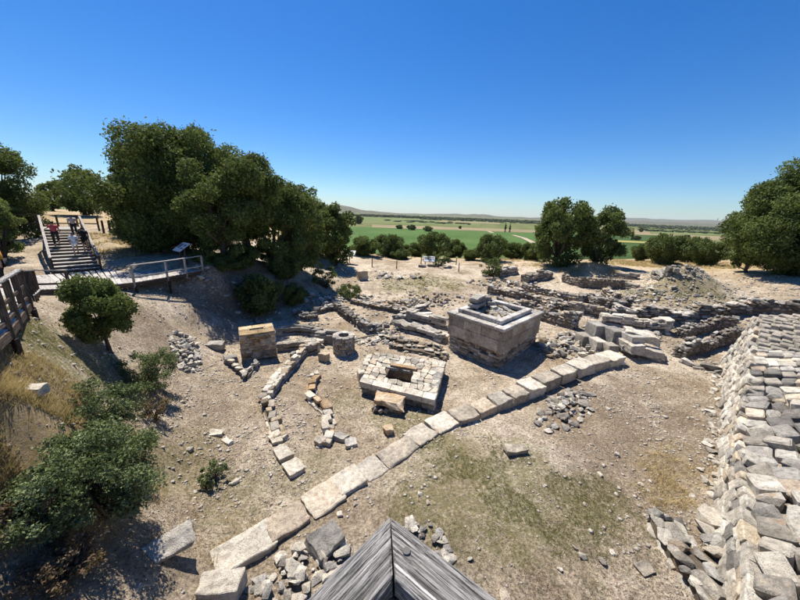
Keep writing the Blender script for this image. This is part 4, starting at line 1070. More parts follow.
heap('rubble_pile', 'loose rocks around the low wall stubs near the hill edge', 'rubble', G(500, 284), 4.0, 1.3, 80, .5, ('grey_stone', 'limestone', 'brown_stone'), .1, .2)
heap('rubble_pile', 'grey loose slabs lying by the information board', 'rubble', G(392, 277), 3.2, .7, 16, .9, ('grey_stone', 'limestone'), 0, .15, 'slab')
heap('rubble_pile', 'dark small stones on the shaded bank under the oaks', 'rubble', G(235, 305), 3.2, 1.4, 70, .38, ('grey_stone', 'limestone'), .3, .1)

# ---- single foreground stones
def single(name, label, px, py, dims, rz, mat='pale_limestone', lift=0.0, tilt=(0, 0), amp=.04, ragged=.08, cat='stone', group=None, cut=4):
    q = G(px, py); SEED[0] += 1
    o = link(name, bm_to_mesh(rough_bm(SEED[0], dims, amp, cut, ragged), name, mat), None, q + Vector((0, 0, dims[2] * .35 + lift)))
    o.rotation_euler = (tilt[0], tilt[1], rz); return tag(o, label, cat, group)
single('stone_block', 'squared block with bright top and dark front below the row end', 222, 594, (.78, .42, .42), .05, 'pale_limestone', .04)
single('stone_slab', 'long slab tilted on its edge beside the big shrub', 168, 555, (.95, .42, .14), .85, 'limestone', .18, (.45, .0))
single('stone_slab', 'thick grey slab lying beside the rail corner and block row', 327, 545, (.72, .58, .26), .75, 'grey_stone', .05, (.1, -.05))
single('stone_block', 'flat white faced stone with orange edge on the grassy terrace', 515, 452, (.7, .35, .2), .2, 'pale_limestone', .02)
single('stone_block', 'small orange stone before the low altar', 388, 432, (.32, .3, .22), .4, 'orange_stone', .02, cut=3)
single('stone_block', 'small brown upright block beside the curved wall and well', 324, 361, (.55, .3, .5), -.4, 'brown_stone', .05, cut=3)
single('stone_block', 'grey stone at the end of the inner curved line', 341, 439, (.5, .36, .2), -.4, 'grey_stone', cut=3)
single('stone_block', 'second dark grey stone beyond the inner curved line', 351, 445, (.4, .34, .2), .3, 'grey_stone', cut=3)
single('stone_slab', 'white chip shaped stone lying on the bare terrace soil', 643, 569, (.32, .24, .1), .2, 'pale_limestone', 0, cut=3)
single('stone_block', 'pale rock half buried on the left grassy ridge', 30, 391, (.42, .3, .2), .3, 'limestone', -.06)
single('stone_slab', 'flat pale slab lying on the brown left slope', 216, 434, (.48, .28, .1), .2, 'pale_limestone', 0, cut=3)
single('stone_slab', 'thin pale slab next to another one on the left slope', 228, 442, (.4, .2, .08), -.5, 'pale_limestone', 0, cut=3)
single('stone_block', 'grey boulder on the slope left of the square pier', 216, 348, (.8, .5, .4), .2, 'grey_stone', 0)
single('stone_block', 'dark block at the left foot of the square pier', 231, 362, (.6, .5, .4), .5, 'grey_stone', 0)
single('stone_block', 'reddish bucket shaped block below the loose grey slabs', 362, 279, (1.0, .8, 1.0), .5, 'brown_stone', 0, cut=3)
for px, py, s in ((575, 548, .12), (582, 557, .16), (602, 562, .15), (612, 553, .12), (585, 505, .12), (600, 475, .14), (640, 485, .13), (617, 455, .18), (692, 497, .16), (660, 500, .12), (420, 495, .14), (428, 503, .12),
                  (470, 560, .12), (505, 598, .25), (266, 552, .22), (280, 560, .25), (272, 580, .18), (235, 483, .2), (190, 450, .2), (150, 420, .15), (340, 515, .16), (700, 470, .14), (560, 570, .1), (355, 505, .12), (300, 550, .3), (318, 580, .25), (347, 575, .2)):
    q = G(px, py); o = link('loose_stone', shape('rubble', random.randrange(STONE_N), pick(('pale_limestone', 'limestone'))), None, q + Vector((0, 0, s * .2)))
    o.scale = (s * 1.3, s, s * .7); o.rotation_euler = (random.uniform(-.2, .2), random.uniform(-.2, .2), random.uniform(0, 6))
    tag(o, 'small pale loose stone lying on bare soil', 'stone', 'loose stones on the soil')

# ---- pebbles and chips all over the dig: too many to count
def scatter(name, label, areas, mat, seed):
    r = np.random.default_rng(seed); V = []; Fc = []; off = 0
    base = np.array([(1, 0, 0), (0, 1, 0), (-1, 0, 0), (0, -1, 0), (0, 0, .6), (0, 0, -.6)], float)
    fc = np.array([(0, 1, 4), (1, 2, 4), (2, 3, 4), (3, 0, 4), (1, 0, 5), (2, 1, 5), (3, 2, 5), (0, 3, 5)])
    for (cx, cy, rx, ry, ang, n, smin, smax) in areas:
        a = r.uniform(0, 2 * math.pi, n); rr = np.sqrt(r.uniform(0, 1, n))
        lx, ly = rr * np.cos(a) * rx, rr * np.sin(a) * ry
        x = cx + lx * math.cos(ang) - ly * math.sin(ang); y = cy + lx * math.sin(ang) + ly * math.cos(ang)
        keep = vnoise(x / .8, y / .8, seed) + .5 * vnoise(x / 2.5, y / 2.5, seed + 1) > r.uniform(-.35, .45, n); x, y = x[keep], y[keep]; m = len(x)
        z = h_arr(x, y); s = smin * (smax / smin) ** (r.uniform(0, 1, m) ** 4.0)
        P0 = base[None] * (1 + r.uniform(-.35, .35, (m, 6, 3))) * s[:, None, None] * .5 * r.uniform(.7, 1.35, (m, 1, 3))
        t = r.uniform(0, 6.28, m); ct, st = np.cos(t)[:, None], np.sin(t)[:, None]
        X = P0[:, :, 0] * ct - P0[:, :, 1] * st + x[:, None]; Y = P0[:, :, 0] * st + P0[:, :, 1] * ct + y[:, None]; Z = P0[:, :, 2] + (z + s * .08)[:, None]
        V.append(np.stack([X, Y, Z], 2).reshape(-1, 3)); Fc.append((fc[None] + (np.arange(m) * 6)[:, None, None]).reshape(-1, 3) + off); off += m * 6
    V = np.concatenate(V); Fc = np.concatenate(Fc); me = bpy.data.meshes.new(name)
    me.vertices.add(len(V)); me.vertices.foreach_set('co', V.ravel()); me.loops.add(Fc.size); me.loops.foreach_set('vertex_index', Fc.ravel())
    me.polygons.add(len(Fc)); me.polygons.foreach_set('loop_start', np.arange(0, Fc.size, 3)); me.polygons.foreach_set('loop_total', np.full(len(Fc), 3))
    me.update(); me.materials.append(MATS[mat]); o = link(name, me); return tag(o, label, 'gravel', kind='stuff')
scatter('gravel', 'pale stone chips strewn over the bare soil of the terrace', [(5, 7, 8, 4.5, .7, 9000, .018, .12), (3, 4.5, 5, 2.5, .3, 6000, .014, .08), (9, 10, 6, 3, .75, 7000, .02, .16), (14, 14, 5, 3, .7, 3500, .03, .2)], 'chip_stone', 31)
scatter('gravel', 'grey stone chips strewn over the sanctuary floor and slopes', [(-3, 11, 7, 5, 0, 9000, .02, .16), (-8, 9, 5, 4, .7, 9000, .02, .17), (2, 17, 10, 6, 0, 7000, .03, .22), (-5, 5, 3.5, 2.5, .6, 6000, .014, .1), (-10, 16, 6, 5, 0, 5000, .03, .22)], 'chip_stone', 33)
scatter('gravel', 'weathered rock fragments spread over the far ruins', [(15, 26, 14, 8, .4, 9000, .05, .3), (28, 28, 10, 7, .4, 8000, .05, .3), (-2, 27, 9, 9, 0, 5000, .05, .35), (22, 19, 6, 4, .5, 4000, .05, .34)], 'limestone', 35)

# ---- leaf litter, twigs and straw bits on the soil
def litter(name, label, areas, mat, seed, size):
    r = np.random.default_rng(seed); C = []
    for (cx, cy, rx, ry, ang, n) in areas:
        a = r.uniform(0, 6.283, n); rr = np.sqrt(r.uniform(0, 1, n)); lx, ly = rr * np.cos(a) * rx, rr * np.sin(a) * ry
        x = cx + lx * math.cos(ang) - ly * math.sin(ang); y = cy + lx * math.sin(ang) + ly * math.cos(ang)
        k = vnoise(x / .5, y / .5, seed) + vnoise(x / 1.7, y / 1.7, seed + 2) > r.uniform(-.4, .5, n); x, y = x[k], y[k]
        C.append(np.stack([x, y, h_arr(x, y) + .012], 1))
    C = np.concatenate(C); o = link(name, leaves_mesh(name, C, np.tile([0, 0, 1.6], (len(C), 1)), size, mat, seed, .35)); return tag(o, label, 'litter', kind='stuff')
AR = [(6, 8, 7, 4, .7, 13000), (3, 4.6, 5, 2.2, .3, 9000), (-3, 9, 5, 4, 0, 8000), (-7, 7, 4, 4, .6, 16000), (-10, 12, 5, 5, .4, 12000), (12, 12, 5, 3, .7, 9000)]
litter('leaf_litter', 'brown leaf litter and twigs strewn over the soil', AR, 'litter_brown', 61, .036)
litter('straw_litter', 'pale bits of dry straw strewn over the soil', [(a, b, c, d, e_, int(n * .6)) for a, b, c, d, e_, n in AR], 'straw_bits', 62, .032)
# ---- grass and straw
def grass(name, label, patches, mat, seed, hgt, width):
    r = np.random.default_rng(seed); V = []
    T = []
    for (px, py, rad, n) in patches:
        g = G(px, py); nt_ = max(4, n // 14)
        a = r.uniform(0, 6.283, nt_); q = np.sqrt(r.uniform(0, 1, nt_)) * rad
        tx, ty = g.x + np.cos(a) * q, g.y + np.sin(a) * q
        keep = vnoise(tx / .7, ty / .7, seed) > -.12; tx, ty = tx[keep], ty[keep]
        tx = np.repeat(tx, 14) + r.normal(0, hgt * .35, len(tx) * 14); ty = np.repeat(ty, 14) + r.normal(0, hgt * .35, len(ty) * 14)
        tz = h_arr(tx, ty); m = len(tx); hh = hgt * r.uniform(.35, 1.25, m); an = r.uniform(0, 6.283, m); le = hh * r.uniform(.2, 1.1, m)
        wx, wy = np.cos(an + 1.57) * width, np.sin(an + 1.57) * width; la = an
        b0 = np.stack([tx - wx, ty - wy, tz - .01], 1); b1 = np.stack([tx + wx, ty + wy, tz - .01], 1)
        tp = np.stack([tx + np.cos(la) * le, ty + np.sin(la) * le, tz + hh * .8], 1)
        V.append(np.stack([b0, b1, tp], 1).reshape(-1, 3))
    V = np.concatenate(V); n = len(V) // 3; me = bpy.data.meshes.new(name)
    me.vertices.add(len(V)); me.vertices.foreach_set('co', V.ravel()); me.loops.add(n * 3); me.loops.foreach_set('vertex_index', np.arange(n * 3))
    me.polygons.add(n); me.polygons.foreach_set('loop_start', np.arange(0, n * 3, 3)); me.polygons.foreach_set('loop_total', np.full(n, 3)); me.update()
    me.materials.append(MATS[mat]); at = me.attributes.new('tint', 'FLOAT', 'FACE'); at.data.foreach_set('value', r.uniform(0, 1, n).astype(np.float32))
    o = link(name, me); return tag(o, label, 'grass', kind='stuff')
grass('green_grass', 'thin green grass on the terrace and sanctuary floor', [(480, 470, 2.0, 24000), (520, 490, 1.8, 22000), (560, 503, 1.5, 14000), (600, 497, .8, 6000), (430, 500, 1.2, 9000), (455, 452, 1.1, 6000), (420, 425, 1.1, 5000), (340, 405, 1.2, 4500), (385, 420, .8, 1200), (310, 470, 1.0, 1500),
      (70, 350, 1.4, 12000), (45, 357, 1.2, 9000), (85, 370, 1.0, 2500), (230, 500, 1.2, 5000), (180, 470, 1.2, 5000), (300, 520, .8, 2500), (650, 520, .7, 2500), (620, 545, .8, 1800), (455, 560, .8, 2500), (540, 560, 1.0, 2500), (200, 440, 1.0, 1500)], 'grass_green', 41, .05, .0035)
grass('green_grass', 'low green weeds on the far banks of the dig', [(410, 283, 3.0, 3500), (440, 283, 2.5, 2500), (690, 292, 3.0, 3000), (650, 293, 2.4, 2000), (345, 290, 1.6, 1500)], 'grass_green', 43, .14, .012)
grass('dry_grass', 'golden dry grass tufts on the left slope', [(25, 445, 1.0, 16000), (45, 465, .8, 12000), (10, 405, 1.0, 14000), (45, 430, .6, 6000), (30, 390, 1.2, 6000), (20, 360, 1.0, 4000), (70, 430, .7, 2500), (240, 540, .8, 1200), (120, 470, 1.0, 2000), (690, 470, 1.3, 2500), (655, 485, .9, 2500), (15, 480, .9, 2500), (60, 400, 1.2, 1500), (35, 500, .8, 1800), (150, 405, .8, 900)], 'straw', 45, .17, .0055)
grass('dry_grass', 'tall straw coloured grass along the far hill edge', [(620, 262, 4, 5000), (650, 264, 4, 5000), (700, 266, 4, 4000), (590, 268, 3, 2500), (725, 264, 4, 3000), (480, 258, 5, 4000), (430, 256, 5, 3500), (520, 262, 4, 2500), (560, 266, 3, 2500), (110, 240, 4, 4000), (130, 250, 3, 2500), (390, 257, 4, 1800)], 'straw', 47, .3, .02)

# ---- shrubs on the left slope
def shrub(name, label, px, py, dep, top_lift, R, Hc, leaf, nl, per, mat, seed, twig=True, cat='shrub'):
    g = base_at(px, py, dep) if dep else G(px, py)
    t = thing(name, label, cat, g)
    lobes = [((x, y, z + Hc * .48), rad) for (x, y, z), rad in make_lobes(R, Hc, nl, seed, lobe=(.12, .25))]
    # foliage stays above the sloping ground
    c, n, tt = crown_points(lobes, per, seed, (.2, 1.05))
    gz = h_arr(c[:, 0] + g.x, c[:, 1] + g.y) - g.z; keep = c[:, 2] > gz + .03; c, n, tt = c[keep], n[keep], tt[keep]
    link('foliage', leaves_mesh('foliage', c, n, leaf, mat, seed, .6, tt), t)
    vs, fs = [], []; r = random.Random(seed)
    for (lc, lr) in r.sample(lobes, min(40, len(lobes))):
        e = Vector(lc); s = Vector((r.uniform(-.15, .15) * R, r.uniform(-.15, .15) * R, -.1)); m = s.lerp(e, .5) + Vector((0, 0, .1))
        v, f = tube_verts([s, m, e], [.02 * R + .008, .012 * R + .005, .004], 5); o = len(vs); vs += v; fs += [tuple(i + o for i in q) for q in f]
    link('stems', mesh_from('stems', vs, fs, 'bark', True), t)
    return t
shrub('evergreen_shrub', 'largest leafy grey green shrub low on the left slope', 104, 510, 0, 0, 1.15, 1.9, .052, 95, 6500, 'shrub_leaf', 81)
shrub('evergreen_shrub', 'second grey green shrub behind the largest one on the slope', 100, 432, 0, 0, .95, 1.3, .052, 70, 6000, 'shrub_leaf', 82)
shrub('evergreen_shrub', 'green shrub below the small oak beside pale stones', 150, 385, 0, 0, .95, 1.4, .055, 60, 5200, 'shrub_leaf', 83)
shrub('evergreen_shrub', 'loose pale shrub with brown twigs at the foot of the small oak', 152, 418, 0, 0, .6, .8, .05, 34, 5000, 'dead_leaf', 84)
shrub('dry_shrub', 'brown withered scrub in the shade under the largest shrub', 70, 572, 0, 0, .6, .5, .05, 40, 4200, 'dead_leaf', 85)
shrub('dry_shrub', 'brown leafless scrub left of the largest shrub', 25, 520, 0, 0, .6, .5, .05, 30, 3800, 'dead_leaf', 86)
shrub('small_shrub', 'small lone green shrub on the brown slope', 213, 482, 0, 0, .42, .7, .06, 26, 4600, 'shrub_leaf', 87)
shrub('small_shrub', 'dark grey bush in the hollow behind the courtyard', 350, 296, 0, 0, 1.3, 1.1, .12, 30, 1200, 'bush_leaf', 88)
shrub('small_shrub', 'pale bush at the edge of the oak shadow', 325, 287, 0, 0, 1.2, 2.2, .14, 30, 1200, 'bush_leaf', 89)
shrub('small_shrub', 'small bush behind the low sign on the gravel path', 440, 266, 0, 0, 1.4, 2.2, .15, 26, 900, 'bush_leaf', 90)
shrub('small_shrub', 'grey bush beside the low wall stub near the hill edge', 491, 276, 0, 0, 1.6, 2.2, .15, 30, 900, 'bush_leaf', 91)
shrub('evergreen_shrub', 'dense dark green shrub merging into the lower side of the largest one', 62, 520, 0, 0, .8, 1.2, .052, 60, 6500, 'shrub_leaf', 92)
shrub('evergreen_shrub', 'leafy shrub filling the gap between the two grey green shrubs', 92, 462, 0, 0, .75, 1.1, .052, 55, 6500, 'shrub_leaf', 93)
heap('rubble_pile', 'broken footings and stones below the grassy bank', 'rubble', G(405, 305), 2.8, 1.1, 70, .5, ('limestone', 'grey_stone', 'brown_stone'), .1, .3)
heap('rubble_pile', 'tumbled stones at the back edge of the courtyard', 'rubble', G(318, 300), 2.0, 1.0, 60, .45, ('grey_stone', 'limestone'), .2, .3)
heap('rubble_pile', 'rubble scattered between the round well and the seat rows', 'rubble', G(372, 342), 1.3, .6, 40, .34, ('limestone', 'grey_stone'), .2, .15)
rubble_wall('low_wall', 'low footing crossing the hollow under the grassy bank', 'wall', pix([(352, 303), (378, 309), (402, 313)]), .4, .6, (.4, .2), ('limestone', 'grey_stone', 'brown_stone'), 'rubble', cap=(.4, .18))
# small oak on the ridge
SMALL = tree_meshes(97, 1.35, 2.3, .95, .09, 60, .11, 3300, 'oak_leaf_light', (.2, .34), 6, .8)
g = G(110, 352); plant_tree('small_oak_tree', 'small round young oak with a thin trunk on the left slope', SMALL, g, 2.4, (.66, .66, .92))

# ================================================================== TIMBER
def board(parent, name, a, b, w, t, mat, roll=0.0, bev=.006, seed=0):
    """a plank from a to b, its own X axis along the grain"""
    a, b = Vector(a), Vector(b); L = (b - a).length
    o = link(name, box_mesh(name, (L, w, t), mat, bev, seed, .002), parent)
    q = (b - a).to_track_quat('X', 'Z'); o.rotation_mode = 'QUATERNION'; o.rotation_quaternion = q
    o.location = (a + b) / 2 - (wl(parent) if parent else Vector((0, 0, 0)))
    return o
# ---- rail corner in front of the viewer and the platform it guards
zr = H - .62
T0 = P(390, 515, zr); E1 = P(305, 600, zr); E2 = P(500, 600, zr)
d1 = (E1 - T0).normalized(); d2 = (E2 - T0).normalized(); RW = .105; RT = .045
inn = P(394, 577, zr); half = (inn - T0)
rail = thing('timber_rail', 'weathered grey timber handrail with two boards mitred at the corner', 'handrail', (T0.x, T0.y, zr - 1.03))
for nm, dd, sgn in (('rail_board', d1, 1), ('rail_board', d2, -1)):
    # plank with one mitred end; local X runs along the plank from the corner
    side = inn - T0; along = side.dot(dd); perp = (side - dd * along); wv = perp.length; pn_ = perp.normalized()
    L = 2.6; sec = []
    n = 40
    vs, fs = [], []
    rr = random.Random(3 if sgn > 0 else 8)
    sy = 1 if Vector((0, 0, 1)).cross(dd).dot(pn_) > 0 else -1
    for i in range(n + 1):
        u = i / n
        for (k, (v, z)) in enumerate(((0, -RT), (0, -.006), (.05, 0), (.28, -.001), (.5, .001), (.75, -.0005), (.95, 0), (1, -.006), (1, -RT))):
            x = (along + .002) * v + (L - along * v) * (u ** 1.6)
            jz = rr.uniform(-.0012, .0012) if 0 < k < 8 else 0
            jy = rr.uniform(-.0012, .0012) if v in (0, 1) else 0
            vs.append((x + .0012, sy * (wv * v + jy), z + jz))
    m = 9
    for i in range(n):
        for k in range(m):
            k2 = (k + 1) % m; f = (i * m + k, (i + 1) * m + k, (i + 1) * m + k2, i * m + k2); fs.append(f if sy > 0 else f[::-1])
    cap0 = tuple(range(m)); cap1 = tuple(n * m + k for k in range(m)); fs += [cap0 if sy < 0 else cap0[::-1], cap1 if sy > 0 else cap1[::-1]]
    o = link(nm, mesh_from(nm, vs, fs, 'rail_wood'), rail, T0 - wl(rail)); o.rotation_euler = (0, 0, math.atan2(dd.y, dd.x))
# bolt head, post and lower rails
bq = P(406.5, 552, zr); bm = bmesh.new(); bmesh.ops.create_cone(bm, cap_ends=True, segments=14, radius1=.0085, radius2=.007, depth=.004)
link('bolt', bm_to_mesh(bm, 'bolt', 'iron'), rail, bq + Vector((0, 0, .002)) - wl(rail))
pc = T0 + half.normalized() * .085
board(rail, 'post', (pc.x, pc.y, zr - 1.25), (pc.x, pc.y, zr - RT - .002), .085, .085, 'dark_wood')
for dd in (d1, d2):
    for dz in (.4, .75):
        s0 = pc + dd * .07; s1 = pc + dd * 2.4; board(rail, 'lower_rail', (s0.x, s0.y, zr - dz), (s1.x, s1.y, zr - dz), .03, .09, 'dark_wood')
    for L in (1.25, 2.35):
        q = pc + dd * L; board(rail, 'post', (q.x, q.y, zr - 1.05), (q.x, q.y, zr - RT - .002), .085, .085, 'dark_wood')
plat = thing('viewing_platform', 'plank floor of the viewing platform behind the mitred rail', 'platform', (0, -1.2, zr - 1.1))
pb = -(d1 + d2).normalized() * -1
ax = (d1 + d2).normalized(); ay = Vector((-ax.y, ax.x, 0))
for k in range(16):
    s = .12 + k * .15; wd = min(s * 1.02, 1.9); c = T0 + ax * s
    a = c + ay * wd; b = c - ay * wd; board(plat, 'plank', (a.x, a.y, zr - 1.08), (b.x, b.y, zr - 1.08), .14, .035, 'grey_wood')
for sx, sy in ((1.0, 1.3), (1.0, -1.3), (2.2, 1.5), (2.2, -1.5)):
    c = T0 + ax * sx + ay * sy; board(plat, 'support_post', (c.x, c.y, h(c.x, c.y) - .3), (c.x, c.y, zr - 1.105), .14, .14, 'dark_wood')

# ---- left walkway
def deck(name, label, edge, other, plank=.2, mat='pale_wood', cat='walkway', legs=True):
    """planks laid across between two edge lines given as lists of 3-D points"""
    t = thing(name, label, cat, Vector(edge[0]) - Vector((0, 0, .05)))
    for (a0, a1, b0, b1) in zip(edge[:-1], edge[1:], other[:-1], other[1:]):
        a0, a1, b0, b1 = Vector(a0), Vector(a1), Vector(b0), Vector(b1)
        n = max(1, int(((a1 - a0).length + (b1 - b0).length) / 2 / plank))
        for i in range(n):
            u = (i + .5) / n; board(t, 'plank', a0.lerp(a1, u), b0.lerp(b1, u), plank * .93, .04, mat)
        for (p, q) in ((a0, a1), (b0, b1)):
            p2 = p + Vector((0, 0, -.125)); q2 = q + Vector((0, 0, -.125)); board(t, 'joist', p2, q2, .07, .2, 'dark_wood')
        if legs:
            for p in (a0, a1, b0, b1):
                z = h(p.x, p.y)
                if .1 < p.z - .3 - z < .9: board(t, 'leg', (p.x + .06, p.y, z - .2), (p.x + .06, p.y, p.z - .23), .1, .1, 'dark_wood')
    return t
def railing(name, label, line, hgt=1.0, post=.09, mat='dark_wood', top='grey_wood', spacing=1.3, mid=2, cat='railing', topw=.12, lean=0):
    line = [Vector(p) for p in line]
    t = thing(name, label, cat, line[0])
    for a, b in zip(line[:-1], line[1:]):
        up = Vector((0, 0, hgt)); board(t, 'top_rail', a + up, b + up, topw, .05, top)
        for m in range(mid):
            zz = Vector((0, 0, hgt * (m + .7) / (mid + .7) - .12)); board(t, 'middle_rail', a + zz, b + zz, .04, .09, mat)
        n = max(1, int(round((b - a).length / spacing)))
        for i in range(n + 1):
            if i == 0 and a is not line[0]: continue
            q = a.lerp(b, i / n); board(t, 'post', q - Vector((0, 0, .35)), q + Vector((0, 0, hgt - .027)), post, post, mat)
    return t
w_edge = [Vector((-6.9, 4.4, 5.45)), Vector((-8.6, 6.2, 5.22)), D(30, 305, 9.3)]
w_edge[2].z = 4.98
dirn = (w_edge[2] - w_edge[0]).normalized(); left = Vector((-dirn.y, dirn.x, 0)).normalized()
w_oth = [p + left * -1.9 * -1 for p in w_edge]
deck('timber_walkway', 'timber walkway with pale planks climbing along the left edge of the dig', w_edge, w_oth)
railing('walkway_railing', 'dark post railing with grey top board along the left walkway', [p + Vector((0, 0, .02)) for p in w_edge], .98, .1, spacing=1.15)
railing('walkway_railing', 'far side railing of the left walkway, behind the person in orange', [p + Vector((0, 0, .02)) for p in w_oth], .98, .1, spacing=1.4, mid=1)
# ---- landing and boardwalk below the stairs
z2 = 3.74
lf = [D(30, 306, 9.6), D(39, 294, 14), D(70, 288, 15.3), D(135, 287, 17), D(168, 280, 18.6), D(203, 270, 21)]
for k, p in enumerate(lf): p.z = (4.95, 4.0, z2, z2, z2, z2)[k]
lb = [w_oth[2] + Vector((0, 0, 0)), Vector((-20.5, 15.2, 4.0)), Vector((-20.6, 17.6, z2)), Vector((-18.6, 20.2, z2)), Vector((-15.7, 21.2, z2)), Vector((-14.4, 23.2, z2))]
deck('timber_boardwalk', 'low plank boardwalk passing behind the small oak below the stairs', lf, lb, .24)
railing('boardwalk_railing', 'railing along the boardwalk beside the shaded bank', [p + Vector((0, 0, .02)) for p in lf[3:]], .95, .09, 'pale_wood', 'pale_wood', 1.7, 1)
railing('boardwalk_railing', 'short dark railing between walkway and boardwalk', [p + Vector((0, 0, .02)) for p in lf[0:3]], .9, .1, 'dark_wood', 'grey_wood', 1.4, 1)
# ---- stairs
s_bot = D(79, 272, 19.4); s_top = D(63, 229, 23.6)
run = s_top - s_bot; nst = 14; hd = Vector((run.x, run.y, 0)); hl = hd.length; hd.normalize(); sp_ = Vector((hd.y, -hd.x, 0)); SW = 1.0
stairs = thing('timber_stairs', 'wide timber staircase climbing to the plateau under the trees', 'stairs', s_bot)
for i in range(nst):
    c = s_bot + run * ((i + .5) / nst); c.z = s_bot.z + run.z * (i + 1) / nst
    for k in (-.5, .5):
        cc = c + hd * (hl / nst * .5 * k); board(stairs, 'tread', cc - sp_ * SW, cc + sp_ * SW, hl / nst * .46, .04, 'pale_wood')
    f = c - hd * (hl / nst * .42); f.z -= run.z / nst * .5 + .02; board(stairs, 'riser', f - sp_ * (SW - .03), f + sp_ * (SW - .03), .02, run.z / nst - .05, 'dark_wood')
for sgn in (-1, 1):
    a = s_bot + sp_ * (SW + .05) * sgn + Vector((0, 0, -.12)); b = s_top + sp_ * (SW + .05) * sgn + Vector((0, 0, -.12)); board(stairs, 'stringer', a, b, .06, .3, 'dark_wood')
    for m, w_, zz, mt in (('handrail', .13, .98, 'pale_wood'), ('middle_rail', .05, .5, 'dark_wood')):
        board(stairs, m, a + Vector((0, 0, zz + .12)), b + Vector((0, 0, zz + .12)), w_, .07, mt)
    for i in range(5):
        q = a.lerp(b, i / 4); board(stairs, 'post', q + Vector((0, 0, -.3)), q + Vector((0, 0, 1.06)), .09, .09, 'dark_wood')
tl = [s_top + hd * .05 + sp_ * SW, s_top + hd * 3.0 + sp_ * SW]; tr_ = [s_top + hd * .05 - sp_ * SW, s_top + hd * 3.0 - sp_ * SW]
deck('stair_landing', 'plank landing at the head of the staircase', tl, tr_, .22)
railing('landing_railing', 'dark railing across the back of the stair landing', [s_top + hd * 3.0 - sp_ * 2.4, s_top + hd * 3.0 + sp_ * SW, s_top + hd * 2.2 + sp_ * (SW + 1.2)], .95, .1, 'dark_wood', 'dark_wood', 1.2, 1)

# ---- little posts and boards
def post_at(label, px, py, hgt, w=.08, mat='dark_wood', group=None, cat='post'):
    q = G(px, py); SEED[0] += 1
    bm = bmesh.new(); bmesh.ops.create_cone(bm, cap_ends=True, segments=8, radius1=w * .6, radius2=w * .5, depth=hgt + .3)
    for v in bm.verts:
        v.co.z += (hgt - .3) / 2
        if v.co.z > hgt * .8: v.co.x += w * .15
    bmesh.ops.create_cone(bm, cap_ends=True, segments=8, radius1=w * .62, radius2=w * .2, depth=w * .5, matrix=Matrix.Translation((w * .15, 0, hgt + w * .25)))
    o = link('wooden_post', bm_to_mesh(bm, 'wooden_post', mat), None, q); return tag(o, label, cat, group)
for px, py, hg in ((372, 267, 1.0), (396.5, 269, 1.0), (395, 259, 1.0), (458.5, 272, 1.1), (456, 265, .9), (421, 264, 1.2)):
    post_at('thin dark post of the rope fence on the gravel path', px, py, hg, .1, group='rope fence posts')
post_at('short dark stake on the dry ground by the stairs', 104, 233, 1.1, .16, group='stakes by the stairs'); post_at('short dark stake on the dry ground by the stairs', 110.5, 233, 1.1, .16, group='stakes by the stairs')
def info_board(label, q, w, d, hgt, rz, tilt=.6, legs=1):
    t = thing('information_board', label, 'sign', q)
    for k in range(legs):
        x = 0 if legs == 1 else (k - .5) * w * .7; c, s = math.cos(rz), math.sin(rz)
        board(t, 'post', q + Vector((x * c, x * s, -.2)), q + Vector((x * c, x * s, hgt)), .09, .09, 'dark_wood')
    p = link('panel', box_mesh('panel', (w, d, .04), 'sign_white', .006), t, (0, 0, hgt + .05)); p.rotation_euler = (tilt, 0, rz)
    fr_ = link('frame', box_mesh('frame', (w * 1.06, d * 1.06, .03), 'dark_wood', .006), t, (0, 0, hgt + .028)); fr_.rotation_euler = (tilt, 0, rz)
    for i, (a, b, ww, dd) in enumerate(((-.25, .1, .36, .5), (.24, .2, .3, .22), (.24, -.15, .36, .14))):
        k = link('print', box_mesh('print', (w * ww, d * dd, .004), 'sign_print', .001), p, (w * a, d * b, .0225))
    return t
info_board('white slanted information board on a single post by the gravel path', G(349.5, 263), 1.5, .9, 1.25, -.1, .55)
info_board('low information board on two legs beside dark stones', G(429, 265), 1.5, .9, .75, .1, .75, 2)
q = D(186, 276, 22); q.z = h(q.x, q.y); info_board('dark framed information board in oak shade by the boardwalk', q, 1.2, .9, 1.0, -.6, .6, 2)
for px, py in ((422, 267), (431, 266.5)):
    q = G(px, py); o = link('dark_stone', shape('block', 3, 'dark_stone'), None, q + Vector((0, 0, .12))); o.scale = (.9, .5, .35); tag(o, 'dark squared stone lying at the foot of the low information board', 'stone', 'stones at the low board')
for px in (118, 126):
    pass

